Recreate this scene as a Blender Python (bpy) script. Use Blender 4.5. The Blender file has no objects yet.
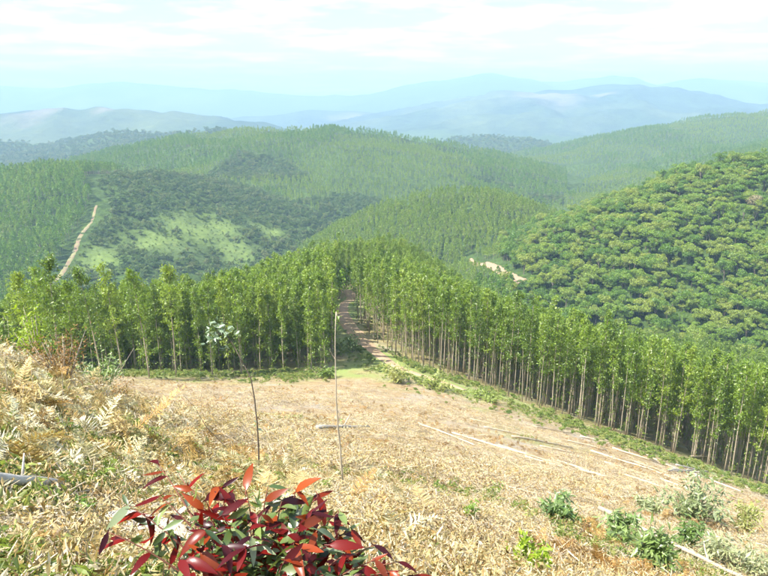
import bpy, math, random
import numpy as np
from mathutils import Vector, Matrix, Euler

random.seed(7)
RNG = np.random.default_rng(7)
scene = bpy.context.scene
COL = scene.collection
R = math.radians

# ------------------------------------------------------------------ camera, sky, sun, exposure
F_PX, HORIZON = 665.0, 95.0                       # focal length in pixels of a 768 px wide frame
PITCH = math.atan((288.0 - HORIZON) / F_PX)
cam_d = bpy.data.cameras.new('camera')
cam_d.sensor_width = 36.0
cam_d.lens = 36.0 * F_PX / 768.0
cam_d.clip_start, cam_d.clip_end = 0.05, 60000.0
cam = bpy.data.objects.new('camera', cam_d)
COL.objects.link(cam)
cam.location = (0, 0, 0)
cam.rotation_euler = (math.pi / 2 - PITCH, 0, 0)
scene.camera = cam

SUN_EL, SUN_AZ = R(54), R(-114)                   # azimuth clockwise from +Y (view direction): sun stands to the left
world = bpy.data.worlds.new('World')
scene.world = world
world.use_nodes = True
wt = world.node_tree
for n in list(wt.nodes):
    wt.nodes.remove(n)


def wnode(t, **kw):
    n = wt.nodes.new(t)
    for k, v in kw.items():
        setattr(n, k, v)
    return n


sky = wnode('ShaderNodeTexSky', sky_type='NISHITA', sun_disc=False, sun_elevation=SUN_EL, sun_rotation=SUN_AZ,
            altitude=600.0, air_density=1.0, dust_density=1.2, ozone_density=1.0)
bg = wnode('ShaderNodeBackground')
bg.inputs['Strength'].default_value = 0.10
wout = wnode('ShaderNodeOutputWorld')
# thin, broken fair-weather cloud all over the sky (projected on a level sheet)
tc = wnode('ShaderNodeTexCoord')
sep = wnode('ShaderNodeSeparateXYZ')
add = wnode('ShaderNodeMath', operation='ADD'); add.inputs[1].default_value = 0.06
absn = wnode('ShaderNodeMath', operation='ABSOLUTE')
dx = wnode('ShaderNodeMath', operation='DIVIDE'); dy = wnode('ShaderNodeMath', operation='DIVIDE')
comb = wnode('ShaderNodeCombineXYZ')
nz = wnode('ShaderNodeTexNoise'); nz.inputs['Scale'].default_value = 0.9; nz.inputs['Detail'].default_value = 8.0
nz.inputs['Roughness'].default_value = 0.62
cr = wnode('ShaderNodeValToRGB')
cr.color_ramp.elements[0].position = 0.45; cr.color_ramp.elements[0].color = (0, 0, 0, 1)
cr.color_ramp.elements[1].position = 0.66; cr.color_ramp.elements[1].color = (0.6, 0.6, 0.6, 1)
mixc = wnode('ShaderNodeMix', data_type='RGBA')
mixc.inputs['B'].default_value = (10.5, 10.5, 10.6, 1)
L = wt.links.new
L(tc.outputs['Generated'], sep.inputs[0])
L(sep.outputs['Z'], absn.inputs[0]); L(absn.outputs[0], add.inputs[0])
L(sep.outputs['X'], dx.inputs[0]); L(add.outputs[0], dx.inputs[1])
L(sep.outputs['Y'], dy.inputs[0]); L(add.outputs[0], dy.inputs[1])
L(dx.outputs[0], comb.inputs[0]); L(dy.outputs[0], comb.inputs[1])
L(comb.outputs[0], nz.inputs['Vector']); L(nz.outputs['Fac'], cr.inputs[0])
L(sky.outputs[0], mixc.inputs['A']); L(cr.outputs[0], mixc.inputs['Factor'])
L(mixc.outputs['Result'], bg.inputs['Color']); L(bg.outputs[0], wout.inputs[0])

sun_d = bpy.data.lights.new('sun', 'SUN')
sun_d.energy = 4.6
sun_d.angle = R(0.53)
sun_d.color = (1.0, 0.95, 0.86)
sun = bpy.data.objects.new('sun', sun_d)
COL.objects.link(sun)
sdir = Vector((math.sin(SUN_AZ) * math.cos(SUN_EL), math.cos(SUN_AZ) * math.cos(SUN_EL), math.sin(SUN_EL)))
sun.rotation_euler = sdir.to_track_quat('Z', 'Y').to_euler()

vs = scene.view_settings
vs.view_transform = 'Standard'
vs.look = 'None'
vs.gamma = 1.0
vs.use_curve_mapping = False
vs.exposure = 1.55
scene.cycles.use_denoising = True
scene.cycles.max_bounces = 3
scene.cycles.diffuse_bounces = 2
scene.cycles.transmission_bounces = 2
scene.cycles.glossy_bounces = 1
scene.cycles.use_adaptive_sampling = True
scene.cycles.adaptive_threshold = 0.04
scene.cycles.volume_bounces = 0
scene.cycles.use_light_tree = False
scene.cycles.transparent_max_bounces = 4
scene.cycles.sample_clamp_indirect = 6.0

# ------------------------------------------------------------------ helpers


def unproj(px, py, D):
    """world point on the line of sight through a picture point, D metres ahead"""
    u, v = (px - 384.0) / F_PX, (288.0 - py) / F_PX
    d = np.array([u, math.cos(PITCH) + v * math.sin(PITCH), -math.sin(PITCH) + v * math.cos(PITCH)])
    return d * (D / d[1])


def hash2(ix, iy, seed):
    h = (ix.astype(np.int64) * 374761393 + iy.astype(np.int64) * 668265263 + seed * 1442695041) & 0xFFFFFFFF
    h = ((h ^ (h >> 13)) * 1274126177) & 0xFFFFFFFF
    h = h ^ (h >> 16)
    return (h & 0xFFFFFF).astype(np.float64) / 0xFFFFFF


def vnoise(x, y, seed=0):
    ix, iy = np.floor(x), np.floor(y)
    fx, fy = x - ix, y - iy
    ix, iy = ix.astype(np.int64), iy.astype(np.int64)
    fx = fx * fx * fx * (fx * (fx * 6 - 15) + 10); fy = fy * fy * fy * (fy * (fy * 6 - 15) + 10)
    a, b = hash2(ix, iy, seed), hash2(ix + 1, iy, seed)
    c, d = hash2(ix, iy + 1, seed), hash2(ix + 1, iy + 1, seed)
    return (a * (1 - fx) + b * fx) * (1 - fy) + (c * (1 - fx) + d * fx) * fy * 1.0


def fbm(x, y, seed=0, octv=4, gain=0.5):
    s, a, t = 0.0, 1.0, 0.0
    for o in range(octv):
        s = s + a * (vnoise(x * 2 ** o + 17.3 * o, y * 2 ** o - 9.1 * o, seed + o) - 0.5)
        t += a
        a *= gain
    return s / t * 2.0


def tag(o, label=None, cat=None, group=None, kind=None):
    if label: o['label'] = label
    if cat: o['category'] = cat
    if group: o['group'] = group
    if kind: o['kind'] = kind
    return o


def mesh_np(name, verts, quads=None, tris=None, mat=None, smooth=False, mat_idx=None, mats=None):
    me = bpy.data.meshes.new(name)
    verts = np.asarray(verts, dtype=np.float32).reshape(-1, 3)
    nq = 0 if quads is None else len(quads)
    nt = 0 if tris is None else len(tris)
    me.vertices.add(len(verts))
    me.vertices.foreach_set('co', verts.ravel())
    loops = []
    if nq: loops.append(np.asarray(quads, dtype=np.int32).ravel())
    if nt: loops.append(np.asarray(tris, dtype=np.int32).ravel())
    lp = np.concatenate(loops)
    me.loops.add(len(lp))
    me.loops.foreach_set('vertex_index', lp)
    me.polygons.add(nq + nt)
    st = np.concatenate([np.arange(nq) * 4, nq * 4 + np.arange(nt) * 3]).astype(np.int32)
    me.polygons.foreach_set('loop_start', st)
    if smooth:
        me.polygons.foreach_set('use_smooth', np.ones(nq + nt, dtype=bool))
    if mats:
        for m in mats: me.materials.append(m)
    elif mat:
        me.materials.append(mat)
    if mat_idx is not None:
        me.polygons.foreach_set('material_index', np.asarray(mat_idx, dtype=np.int32))
    me.update()
    me.validate()
    return me


class MB:
    """collects tubes and leaf blades; build() makes one mesh"""

    def __init__(s):
        s.v, s.f, s.m, s.n = [], [], [], 0

    def add(s, v, f, m=0):
        v = np.asarray(v, dtype=float).reshape(-1, 3)
        s.v.append(v)
        for q in f:
            s.f.append([i + s.n for i in q]); s.m.append(m)
        s.n += len(v)

    def tube(s, pts, rad, sides=6, m=0, cap=True):
        pts = [np.asarray(p, float) for p in pts]
        vs, fs = [], []
        up = np.array([0.31, 0.17, 0.93])
        for i, p in enumerate(pts):
            t = pts[min(i + 1, len(pts) - 1)] - pts[max(i - 1, 0)]
            t = t / (np.linalg.norm(t) + 1e-9)
            a = np.cross(t, up)
            if np.linalg.norm(a) < 1e-3: a = np.cross(t, [1, 0, 0])
            a /= np.linalg.norm(a); b = np.cross(t, a)
            r = rad[i] if hasattr(rad, '__len__') else rad
            for k in range(sides):
                w = 2 * math.pi * k / sides
                vs.append(p + r * (math.cos(w) * a + math.sin(w) * b))
        for i in range(len(pts) - 1):
            for k in range(sides):
                k2 = (k + 1) % sides
                fs.append((i * sides + k, i * sides + k2, (i + 1) * sides + k2, (i + 1) * sides + k))
        if cap:
            fs.append(tuple(range(sides))[::-1])
            fs.append(tuple((len(pts) - 1) * sides + k for k in range(sides)))
        s.add(vs, fs, m)

    def blade(s, p, d, w, n, length, width, m=0, segs=1, droop=0.0, fold=0.0):
        """pointed leaf: p base, d direction, w sideways, n up; segs>1 gives a curved leaf with a folded midrib"""
        p, d, w, n = (np.asarray(q, float) for q in (p, d, w, n))
        if segs == 1:
            s.add([p, p + d * length * .45 + w * width * .5, p + d * length, p + d * length * .45 - w * width * .5], [(0, 1, 2, 3)], m)
            return
        vs, fs = [], []
        for i in range(segs + 1):
            t = i / segs
            ww = width * .5 * (math.sin(math.pi * min(1, t ** .75 * .97 + .02)) ** .8 + .01)
            c = p + d * length * t - n * droop * length * t * t
            vs += [c + w * ww + n * fold * ww, c, c - w * ww + n * fold * ww]
        for i in range(segs):
            a = i * 3
            fs += [(a, a + 1, a + 4, a + 3), (a + 1, a + 2, a + 5, a + 4)]
        s.add(vs, fs, m)

    def mesh(s, name, mats, smooth=False):
        me = bpy.data.meshes.new(name)
        me.from_pydata([tuple(r) for r in np.concatenate(s.v)], [], s.f)
        for m in (mats if isinstance(mats, (list, tuple)) else [mats]):
            me.materials.append(m)
        me.polygons.foreach_set('material_index', s.m)
        if smooth:
            me.polygons.foreach_set('use_smooth', [True] * len(s.f))
        me.update()
        return me


def obj(name, me, parent=None, loc=(0, 0, 0), rot=(0, 0, 0), scl=(1, 1, 1)):
    o = bpy.data.objects.new(name, me)
    COL.objects.link(o)
    o.parent = parent
    o.location = loc; o.rotation_euler = rot
    o.scale = scl if hasattr(scl, '__len__') else (scl,) * 3
    return o


def rvec(n):
    v = RNG.normal(size=(n, 3))
    return v / np.linalg.norm(v, axis=1, keepdims=True)


def leaf_quads(c, d, length, width):
    """many simple pointed leaves at once: centres, directions, lengths, widths"""
    n = len(c)
    d = d / np.linalg.norm(d, axis=1, keepdims=True)
    w = np.cross(d, rvec(n)); w /= np.linalg.norm(w, axis=1, keepdims=True) + 1e-9
    L_, W_ = np.reshape(length, (-1, 1)), np.reshape(width, (-1, 1))
    v = np.stack([c - d * L_ * .5, c + w * W_ * .5, c + d * L_ * .5, c - w * W_ * .5], axis=1).reshape(-1, 3)
    return v, np.arange(4 * n).reshape(-1, 4)


# ------------------------------------------------------------------ materials


def new_mat(name):
    m = bpy.data.materials.new(name)
    m.use_nodes = True
    nt = m.node_tree
    for n in list(nt.nodes): nt.nodes.remove(n)
    out = nt.nodes.new('ShaderNodeOutputMaterial')
    return m, nt, out


def ramp(nt, cols, fac):
    r = nt.nodes.new('ShaderNodeValToRGB')
    el = r.color_ramp.elements
    while len(el) > len(cols): el.remove(el[-1])
    while len(el) < len(cols): el.new(0.5)
    for i, c in enumerate(cols):
        el[i].position = i / max(1, len(cols) - 1) if len(c) == 3 else c[3]
        el[i].color = (c[0], c[1], c[2], 1)
    nt.links.new(fac, r.inputs[0])
    return r.outputs[0]


def noise(nt, scale, detail=4, rough=.55, vec=None, dist=0.0):
    n = nt.nodes.new('ShaderNodeTexNoise')
    n.inputs['Scale'].default_value = scale
    n.inputs['Detail'].default_value = detail
    n.inputs['Roughness'].default_value = rough
    n.inputs['Distortion'].default_value = dist
    if vec is not None: nt.links.new(vec, n.inputs['Vector'])
    return n.outputs['Fac']


def mixrgb(nt, a, b, fac, mode='MIX'):
    n = nt.nodes.new('ShaderNodeMix'); n.data_type = 'RGBA'; n.blend_type = mode
    for s_, v in (('A', a), ('B', b), ('Factor', fac)):
        if hasattr(v, 'links'): nt.links.new(v, n.inputs[s_])
        elif s_ == 'Factor': n.inputs[s_].default_value = v
        else: n.inputs[s_].default_value = (*v, 1)
    return n.outputs['Result']


def leaf_mat(name, cols, transl=.35, gloss=.06, patch=None, rough=.45):
    """leaves: colour varies from plant to plant, some light passes through"""
    m, nt, out = new_mat(name)
    oi = nt.nodes.new('ShaderNodeObjectInfo')
    geo = nt.nodes.new('ShaderNodeNewGeometry')
    if patch:
        f1 = noise(nt, patch, 3, .6, geo.outputs['Position'])
        mth = nt.nodes.new('ShaderNodeMath'); mth.operation = 'ADD'
        nt.links.new(oi.outputs['Random'], mth.inputs[0]); nt.links.new(f1, mth.inputs[1])
        m2 = nt.nodes.new('ShaderNodeMath'); m2.operation = 'MULTIPLY_ADD'
        nt.links.new(mth.outputs[0], m2.inputs[0]); m2.inputs[1].default_value = .8; m2.inputs[2].default_value = -.3
        fac = m2.outputs[0]
    else:
        fac = oi.outputs['Random']
    col = ramp(nt, cols, fac)
    isl = mixrgb(nt, (.6, .6, .62), (1.35, 1.33, 1.25), geo.outputs['Random Per Island'])
    col = mixrgb(nt, col, isl, 1.0, 'MULTIPLY')
    d = nt.nodes.new('ShaderNodeBsdfDiffuse'); t = nt.nodes.new('ShaderNodeBsdfTranslucent')
    nt.links.new(col, d.inputs[0])
    warm = mixrgb(nt, col, (1.25, 1.2, .7), 1.0, 'MULTIPLY')
    nt.links.new(warm, t.inputs[0])
    mx = nt.nodes.new('ShaderNodeMixShader'); mx.inputs[0].default_value = transl
    nt.links.new(d.outputs[0], mx.inputs[1]); nt.links.new(t.outputs[0], mx.inputs[2])
    res = mx.outputs[0]
    if gloss > 0:
        g = nt.nodes.new('ShaderNodeBsdfGlossy'); g.inputs['Roughness'].default_value = rough
        g.inputs['Color'].default_value = (1, 1, 1, 1)
        m3 = nt.nodes.new('ShaderNodeMixShader'); m3.inputs[0].default_value = gloss
        nt.links.new(res, m3.inputs[1]); nt.links.new(g.outputs[0], m3.inputs[2])
        res = m3.outputs[0]
    nt.links.new(res, out.inputs[0])
    return m


def bark_mat(name, cols, scale=8.0, bump=.4, stretch=.25):
    m, nt, out = new_mat(name)
    tcn = nt.nodes.new('ShaderNodeTexCoord'); mp = nt.nodes.new('ShaderNodeMapping')
    mp.inputs['Scale'].default_value = (1, 1, stretch)
    nt.links.new(tcn.outputs['Object'], mp.inputs[0])
    f = noise(nt, scale, 6, .65, mp.outputs[0])
    oi = nt.nodes.new('ShaderNodeObjectInfo')
    col = ramp(nt, cols, f)
    rnd = mixrgb(nt, (.75, .75, .75), (1.2, 1.2, 1.2), oi.outputs['Random'])
    col = mixrgb(nt, col, rnd, 1.0, 'MULTIPLY')
    p = nt.nodes.new('ShaderNodeBsdfPrincipled'); p.inputs['Roughness'].default_value = .85
    nt.links.new(col, p.inputs['Base Color'])
    b = nt.nodes.new('ShaderNodeBump'); b.inputs['Strength'].default_value = bump; b.inputs['Distance'].default_value = .02
    nt.links.new(f, b.inputs['Height']); nt.links.new(b.outputs[0], p.inputs['Normal'])
    nt.links.new(p.outputs[0], out.inputs[0])
    return m


M = {}
M['euc_leaf'] = leaf_mat('eucalyptus_leaf', [(.12, .195, .018), (.165, .26, .024), (.22, .32, .032), (.28, .36, .044)], .45, .035, .02)
M['euc_far'] = leaf_mat('plantation_leaf', [(.10, .21, .020), (.14, .26, .025), (.18, .30, .030), (.23, .32, .04)], .42, .02, .006)
M['native_leaf'] = leaf_mat('native_forest_leaf', [(.08, .175, .026), (.14, .25, .034), (.21, .32, .042), (.29, .35, .065), (.14, .25, .04)], .42, .02, .012)
M['bush_leaf'] = leaf_mat('mixed_bush_leaf', [(.07, .13, .035), (.10, .17, .042), (.15, .21, .06), (.20, .23, .09)], .32, .02, .008)
M['pale_crown'] = leaf_mat('dry_crown_leaf', [(.30, .26, .14), (.36, .31, .18)], .3, .02)
M['euc_bark'] = bark_mat('eucalyptus_bark', [(.16, .12, .08), (.33, .27, .19), (.50, .44, .34)], 3.0, .3, .2)
M['dark_bark'] = bark_mat('native_bark', [(.07, .055, .04), (.17, .14, .10)], 3.0)


def ground_mat():
    m, nt, out = new_mat('clearing_soil')
    geo = nt.nodes.new('ShaderNodeNewGeometry')
    P = geo.outputs['Position']
    big = noise(nt, .16, 5, .6, P)
    mid = noise(nt, 1.1, 5, .65, P)
    fine = noise(nt, 14, 6, .7, P)
    straw = ramp(nt, [(.16, .11, .055, .3), (.33, .25, .125, .5), (.52, .43, .25, .72)], fine)
    rust = ramp(nt, [(.15, .085, .035, .3), (.31, .20, .085, .6), (.44, .33, .16, .8)], fine)
    grey = ramp(nt, [(.20, .17, .13, .3), (.42, .38, .31, .6), (.58, .54, .46, .8)], fine)
    a = ramp(nt, [(0, 0, 0, .42), (1, 1, 1, .62)], mid)
    b = ramp(nt, [(0, 0, 0, .5), (.85, .85, .85, .68)], big)
    col = mixrgb(nt, straw, rust, a)
    col = mixrgb(nt, col, grey, b)
    at = nt.nodes.new('ShaderNodeAttribute'); at.attribute_name = 'grass'
    gcol = ramp(nt, [(.14, .19, .04, .3), (.25, .30, .085, .6), (.34, .35, .14, .8)], fine)
    col = mixrgb(nt, col, gcol, at.outputs['Fac'])
    p = nt.nodes.new('ShaderNodeBsdfPrincipled'); p.inputs['Roughness'].default_value = .95
    nt.links.new(col, p.inputs['Base Color'])
    bp = nt.nodes.new('ShaderNodeBump'); bp.inputs['Strength'].default_value = .8; bp.inputs['Distance'].default_value = .05
    nt.links.new(fine, bp.inputs['Height']); nt.links.new(bp.outputs[0], p.inputs['Normal'])
    nt.links.new(p.outputs[0], out.inputs[0])
    return m


def hill_mat(name, forest, pasture, bare, scale):
    """hill ground: leaf mould under the trees, with pasture (attribute 'grass') and bare soil (attribute 'bare')"""
    m, nt, out = new_mat(name)
    geo = nt.nodes.new('ShaderNodeNewGeometry')
    P = geo.outputs['Position']
    f = noise(nt, scale, 8, .68, P)
    g = noise(nt, scale * .13, 4, .6, P)
    c1 = ramp(nt, [tuple(.5 * v for v in forest) + (.3,), forest + (.5,), tuple(1.7 * v for v in forest) + (.72,)], f)
    c2 = ramp(nt, [tuple(.75 * v for v in pasture) + (.35,), pasture + (.55,), (pasture[0] * 1.5, pasture[1] * 1.2, pasture[2] * 1.3, .75)], f)
    c3 = ramp(nt, [tuple(.7 * v for v in bare) + (.3,), bare + (.6,)], f)
    a1 = nt.nodes.new('ShaderNodeAttribute'); a1.attribute_name = 'grass'
    a2 = nt.nodes.new('ShaderNodeAttribute'); a2.attribute_name = 'bare'
    col = mixrgb(nt, c1, c2, a1.outputs['Fac'])
    col = mixrgb(nt, col, c3, a2.outputs['Fac'])
    col = mixrgb(nt, col, ramp(nt, [(.8, .8, .85, .35), (1.2, 1.15, 1.0, .65)], g), 1.0, 'MULTIPLY')
    p = nt.nodes.new('ShaderNodeBsdfPrincipled'); p.inputs['Roughness'].default_value = 1.0
    p.inputs['Specular IOR Level'].default_value = .1
    nt.links.new(col, p.inputs['Base Color'])
    bp = nt.nodes.new('ShaderNodeBump'); bp.inputs['Strength'].default_value = .9; bp.inputs['Distance'].default_value = .35 / scale
    nt.links.new(f, bp.inputs['Height']); nt.links.new(bp.outputs[0], p.inputs['Normal'])
    nt.links.new(p.outputs[0], out.inputs[0])
    return m


M['ground'] = ground_mat()
M['hill'] = hill_mat('hill_cover', (.050, .085, .022), (.12, .175, .05), (.42, .31, .19), .25)
M['farhill'] = hill_mat('far_hill_cover', (.040, .070, .028), (.12, .15, .055), (.20, .18, .13), .02)


def track_mat(name='track_dirt', dim=1.0, weeds=.56):
    m, nt, out = new_mat(name)
    geo = nt.nodes.new('ShaderNodeNewGeometry')
    f = noise(nt, 2.2, 7, .7, geo.outputs['Position'])
    g = noise(nt, .35, 4, .6, geo.outputs['Position'])
    c = ramp(nt, [(.30, .20, .12, .3), (.46, .34, .22, .55), (.56, .46, .33, .75)], f)
    c = mixrgb(nt, c, (dim, dim * .93, dim * .9), 1.0, 'MULTIPLY')
    c = mixrgb(nt, c, (.22, .24, .09), ramp(nt, [(0, 0, 0, weeds), (.7, .7, .7, weeds + .14)], g))
    p = nt.nodes.new('ShaderNodeBsdfPrincipled'); p.inputs['Roughness'].default_value = .95
    nt.links.new(c, p.inputs['Base Color'])
    b = nt.nodes.new('ShaderNodeBump'); b.inputs['Strength'].default_value = .7; b.inputs['Distance'].default_value = .12
    nt.links.new(f, b.inputs['Height']); nt.links.new(b.outputs[0], p.inputs['Normal'])
    nt.links.new(p.outputs[0], out.inputs[0])
    return m


M['track'] = track_mat()
M['road_cut'] = track_mat('road_cut_earth', .72, .55)
M['red_track'] = track_mat('firebreak_dirt', .5, .42)

# ------------------------------------------------------------------ terrain
# near slope: heights surveyed along several lines of sight, joined by a thin-plate surface
NEAR = [
    (384, 576, 4.5), (384, 520, 8), (384, 470, 17), (384, 430, 35), (384, 400, 62), (384, 385, 88),
    (700, 576, 12), (700, 520, 24), (700, 490, 45), (700, 468, 75), (768, 576, 15), (850, 560, 22), (850, 540, 45),
    (560, 576, 7), (560, 530, 12), (560, 500, 20), (560, 470, 34), (560, 440, 60), (560, 420, 86),
    (200, 576, 4), (200, 520, 6.5), (200, 480, 10), (200, 440, 18), (200, 410, 38), (200, 385, 80), (200, 374, 98),
    (60, 576, 3.5), (60, 520, 5), (60, 460, 7.5), (60, 420, 10), (60, 388, 14), (60, 372, 18), (60, 385, 45), (60, 380, 80),
    (0, 576, 3.2), (0, 500, 5), (0, 430, 7.5), (0, 392, 10), (0, 372, 13), (0, 392, 40), (0, 392, 80),
    (-120, 420, 8), (-120, 400, 40), (-120, 400, 90),
    (130, 480, 8.5), (130, 430, 14), (130, 405, 24), (130, 386, 50), (130, 376, 92),
    (300, 372, 100), (440, 374, 105), (512, 398, 95), (600, 430, 86), (680, 458, 80), (768, 490, 74), (850, 522, 70),
    (395, 366, 106), (365, 342, 125), (345, 322, 137), (348, 303, 165), (400, 283, 205), (330, 290, 205),
    (420, 292, 260), (330, 295, 265), (200, 336, 205), (60, 350, 205), (200, 352, 150), (60, 365, 150), (-80, 375, 150),
    (520, 378, 150), (640, 420, 130), (768, 452, 118), (900, 470, 118), (470, 345, 170), (520, 365, 200), (640, 395, 165),
    (768, 420, 160), (500, 335, 255), (200, 330, 270), (60, 345, 265),
    (768, 400, 185), (640, 378, 200),
]
pts = [unproj(*p) for p in NEAR]
pts += [np.array(p, float) for p in [(0, 0, -1.65), (0, -6, -.6), (-3, 0, -1.2), (3, 0, -2.2), (-12, -4, -1.0), (12, -4, -5.5), (-25, -20, -4),
                                     (25, -20, -12), (0, -25, -1.5), (-60, 0, -22), (60, 0, -32), (-60, -60, -30), (60, -60, -40), (0, -70, -18),
                                     (-120, 30, -55), (120, 30, -66), (-130, 120, -80)]]
pts = np.array(pts)


def tps_fit(p):
    n = len(p)
    s = 100.0
    q = p[:, :2] / s
    d = np.linalg.norm(q[:, None] - q[None], axis=2)
    K = np.where(d > 0, d * d * np.log(d + 1e-12), 0)
    K += np.eye(n) * 2e-5
    A = np.zeros((n + 3, n + 3))
    A[:n, :n] = K
    A[:n, n] = 1; A[:n, n + 1:] = q
    A[n, :n] = 1; A[n + 1:, :n] = q.T
    b = np.concatenate([p[:, 2], np.zeros(3)])
    return q, np.linalg.solve(A, b), s


TQ, TW, TS = tps_fit(pts)


def near_z(x, y):
    sh = np.shape(x)
    x, y = np.ravel(x) / TS, np.ravel(y) / TS
    z = np.empty_like(x)
    for i in range(0, len(x), 40000):
        d2 = (x[i:i + 40000, None] - TQ[None, :, 0]) ** 2 + (y[i:i + 40000, None] - TQ[None, :, 1]) ** 2
        k = .5 * d2 * np.log(d2 + 1e-12)
        z[i:i + 40000] = k @ TW[:-3] + TW[-3] + TW[-2] * x[i:i + 40000] + TW[-1] * y[i:i + 40000]
    return z.reshape(sh)


# ridges: crest line (picture point, distance), flank slope, crest rounding
RIDGES = {
    'native_hill': dict(p=[(1050, 120, 370), (768, 168, 350), (700, 198, 340), (640, 230, 325), (580, 268, 305), (545, 300, 290)], s=.5, r=30),
    'round_hill': dict(p=[(440, 199, 480), (478, 199, 480), (515, 211, 490)], s=.72, r=55),
    'plantation_hill': dict(p=[(-220, 200, 560), (-40, 188, 600), (0, 182, 610), (50, 177, 605), (105, 176, 590), (150, 184, 640), (200, 186, 700)], s=.36, r=70),
    'plantation_spur': dict(p=[(105, 178, 588), (88, 225, 490), (62, 275, 410)], s=.30, r=50, own='plantation_hill'),
    'centre_hill': dict(p=[(160, 172, 850), (215, 149, 930), (265, 134, 950), (330, 135, 950), (380, 145, 950), (425, 175, 900), (450, 195, 850)], s=.28, r=160),
    'centre_spur': dict(p=[(290, 145, 930), (270, 190, 720), (240, 232, 580)], s=.24, r=80, own='centre_hill'),
    'right_hill': dict(p=[(950, 80, 1300), (768, 118, 1300), (690, 132, 1250), (610, 157, 1150), (560, 182, 1050), (520, 205, 900)], s=.27, r=120),
    'right_spur': dict(p=[(900, 115, 850), (740, 163, 800), (640, 197, 700), (575, 228, 600), (540, 262, 480)], s=.36, r=35, own='right_hill'),
    'right_spur_upper': dict(p=[(900, 125, 1080), (760, 143, 1020), (660, 170, 920), (590, 192, 800), (535, 212, 700)], s=.36, r=40, own='right_hill'),
    'middle_ridge': dict(p=[(380, 178, 1900), (430, 157, 1900), (490, 139, 1900), (560, 147, 1800), (640, 154, 1700), (720, 140, 1700)], s=.3, r=150),
    'hazy_ridge': dict(p=[(-150, 150, 1800), (0, 145, 1700), (60, 150, 1700), (110, 136, 1700), (160, 136, 1600), (215, 133, 1500), (245, 148, 1400)], s=.3, r=130),
    'blue_hill': dict(p=[(-160, 120, 3100), (0, 116, 3000), (60, 108, 3000), (130, 106, 3000), (170, 121, 3000), (235, 121, 2900), (280, 132, 2800)], s=.26, r=200),
    'blue_mountain': dict(p=[(400, 134, 4000), (460, 111, 4000), (500, 106, 4000), (535, 90, 4200), (620, 85, 4200), (700, 95, 4200), (768, 107, 4200), (900, 112, 4200)], s=.22, r=300),
    'faint_ridge': dict(p=[(230, 130, 4800), (300, 113, 5000), (350, 109, 5000), (410, 122, 4800)], s=.2, r=300),
    'far_mountain': dict(p=[(-500, 86, 8000), (-100, 86, 8000), (0, 85, 8000), (60, 87, 8000), (120, 83, 8000), (180, 88, 8000), (250, 91, 8000), (330, 96, 8000),
                            (400, 93, 7800), (440, 81, 7500), (490, 74, 7500), (540, 82, 7500), (575, 80, 7500), (610, 76, 7500), (660, 84, 7500), (705, 79, 7500),
                            (768, 82, 7500), (900, 84, 7500), (1300, 86, 7500)], s=.25, r=200),
}
for rd in RIDGES.values():
    rd['q'] = np.array([unproj(*p) for p in rd['p']])
OWNERS = ['clearing', 'valley'] + [k for k, v in RIDGES.items() if 'own' not in v]


def seg_profile(x, y, q, s, r):
    best = np.full(x.shape, -1e9)
    for a, b in zip(q[:-1], q[1:]):
        ab = b - a
        t = np.clip(((x - a[0]) * ab[0] + (y - a[1]) * ab[1]) / (ab[0] ** 2 + ab[1] ** 2), 0, 1)
        d2 = (x - a[0] - t * ab[0]) ** 2 + (y - a[1] - t * ab[1]) ** 2
        best = np.maximum(best, a[2] + t * ab[2] - s * (np.sqrt(d2 + r * r) - r))
    return best


def terrain(x, y, want_owner=False):
    x, y = np.asarray(x, float), np.asarray(y, float)
    r = np.hypot(x, y)
    layers, ids = [], []
    near = near_z(x, y)
    out = np.maximum(0, np.hypot(x * 1.0, (y - 120)) - 185)
    near = np.where(out > 0, np.minimum(near, -40.0) - out * .55, near)
    layers.append(near); ids.append(0)
    floor = -118 - .022 * np.minimum(r, 5000) + 10 * fbm(x / 300, y / 300, 5, 3)
    layers.append(floor); ids.append(1)
    wob = 1 + .0 * r
    nx = x + .05 * r * fbm(x / (.16 * 600), y / (.16 * 600), 3, 2) * (r > 250)
    for k, rd in RIDGES.items():
        layers.append(seg_profile(x, y, rd['q'], rd['s'], rd['r'])); ids.append(OWNERS.index(rd.get('own', k)))
    A = np.stack(layers)
    T = 1.2 + .006 * r
    m = A.max(axis=0)
    z = m + T * np.log(np.exp((A - m) / T).sum(axis=0)) - 0
    # gullies and spurs on the hills
    far = np.clip((r - 230) / 250, 0, 1)
    lam = np.clip(r * .16, 60, 900)
    lamq = 2.0 ** np.round(np.log2(lam))
    g = np.abs(fbm(x / lamq, y / lamq, 11, 4)) * -1 + .18
    below = np.clip((np.stack(layers[2:]).max(axis=0) * 0 + 1), 0, 1)
    z = z + far * np.clip(r * .027, 3, 95) * g * below
    nearw = np.clip(1 - r / 120, 0, 1)
    z = z + nearw * (.10 * fbm(x / 1.7, y / 1.7, 21, 4) + .35 * fbm(x / 9, y / 9, 22, 2) * np.clip((r - 4) / 15, 0, 1))
    if want_owner:
        return z, np.array(ids)[A.argmax(axis=0)]
    return z


def tz(x, y):
    return float(terrain(np.array([x]), np.array([y]))[0])


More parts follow.
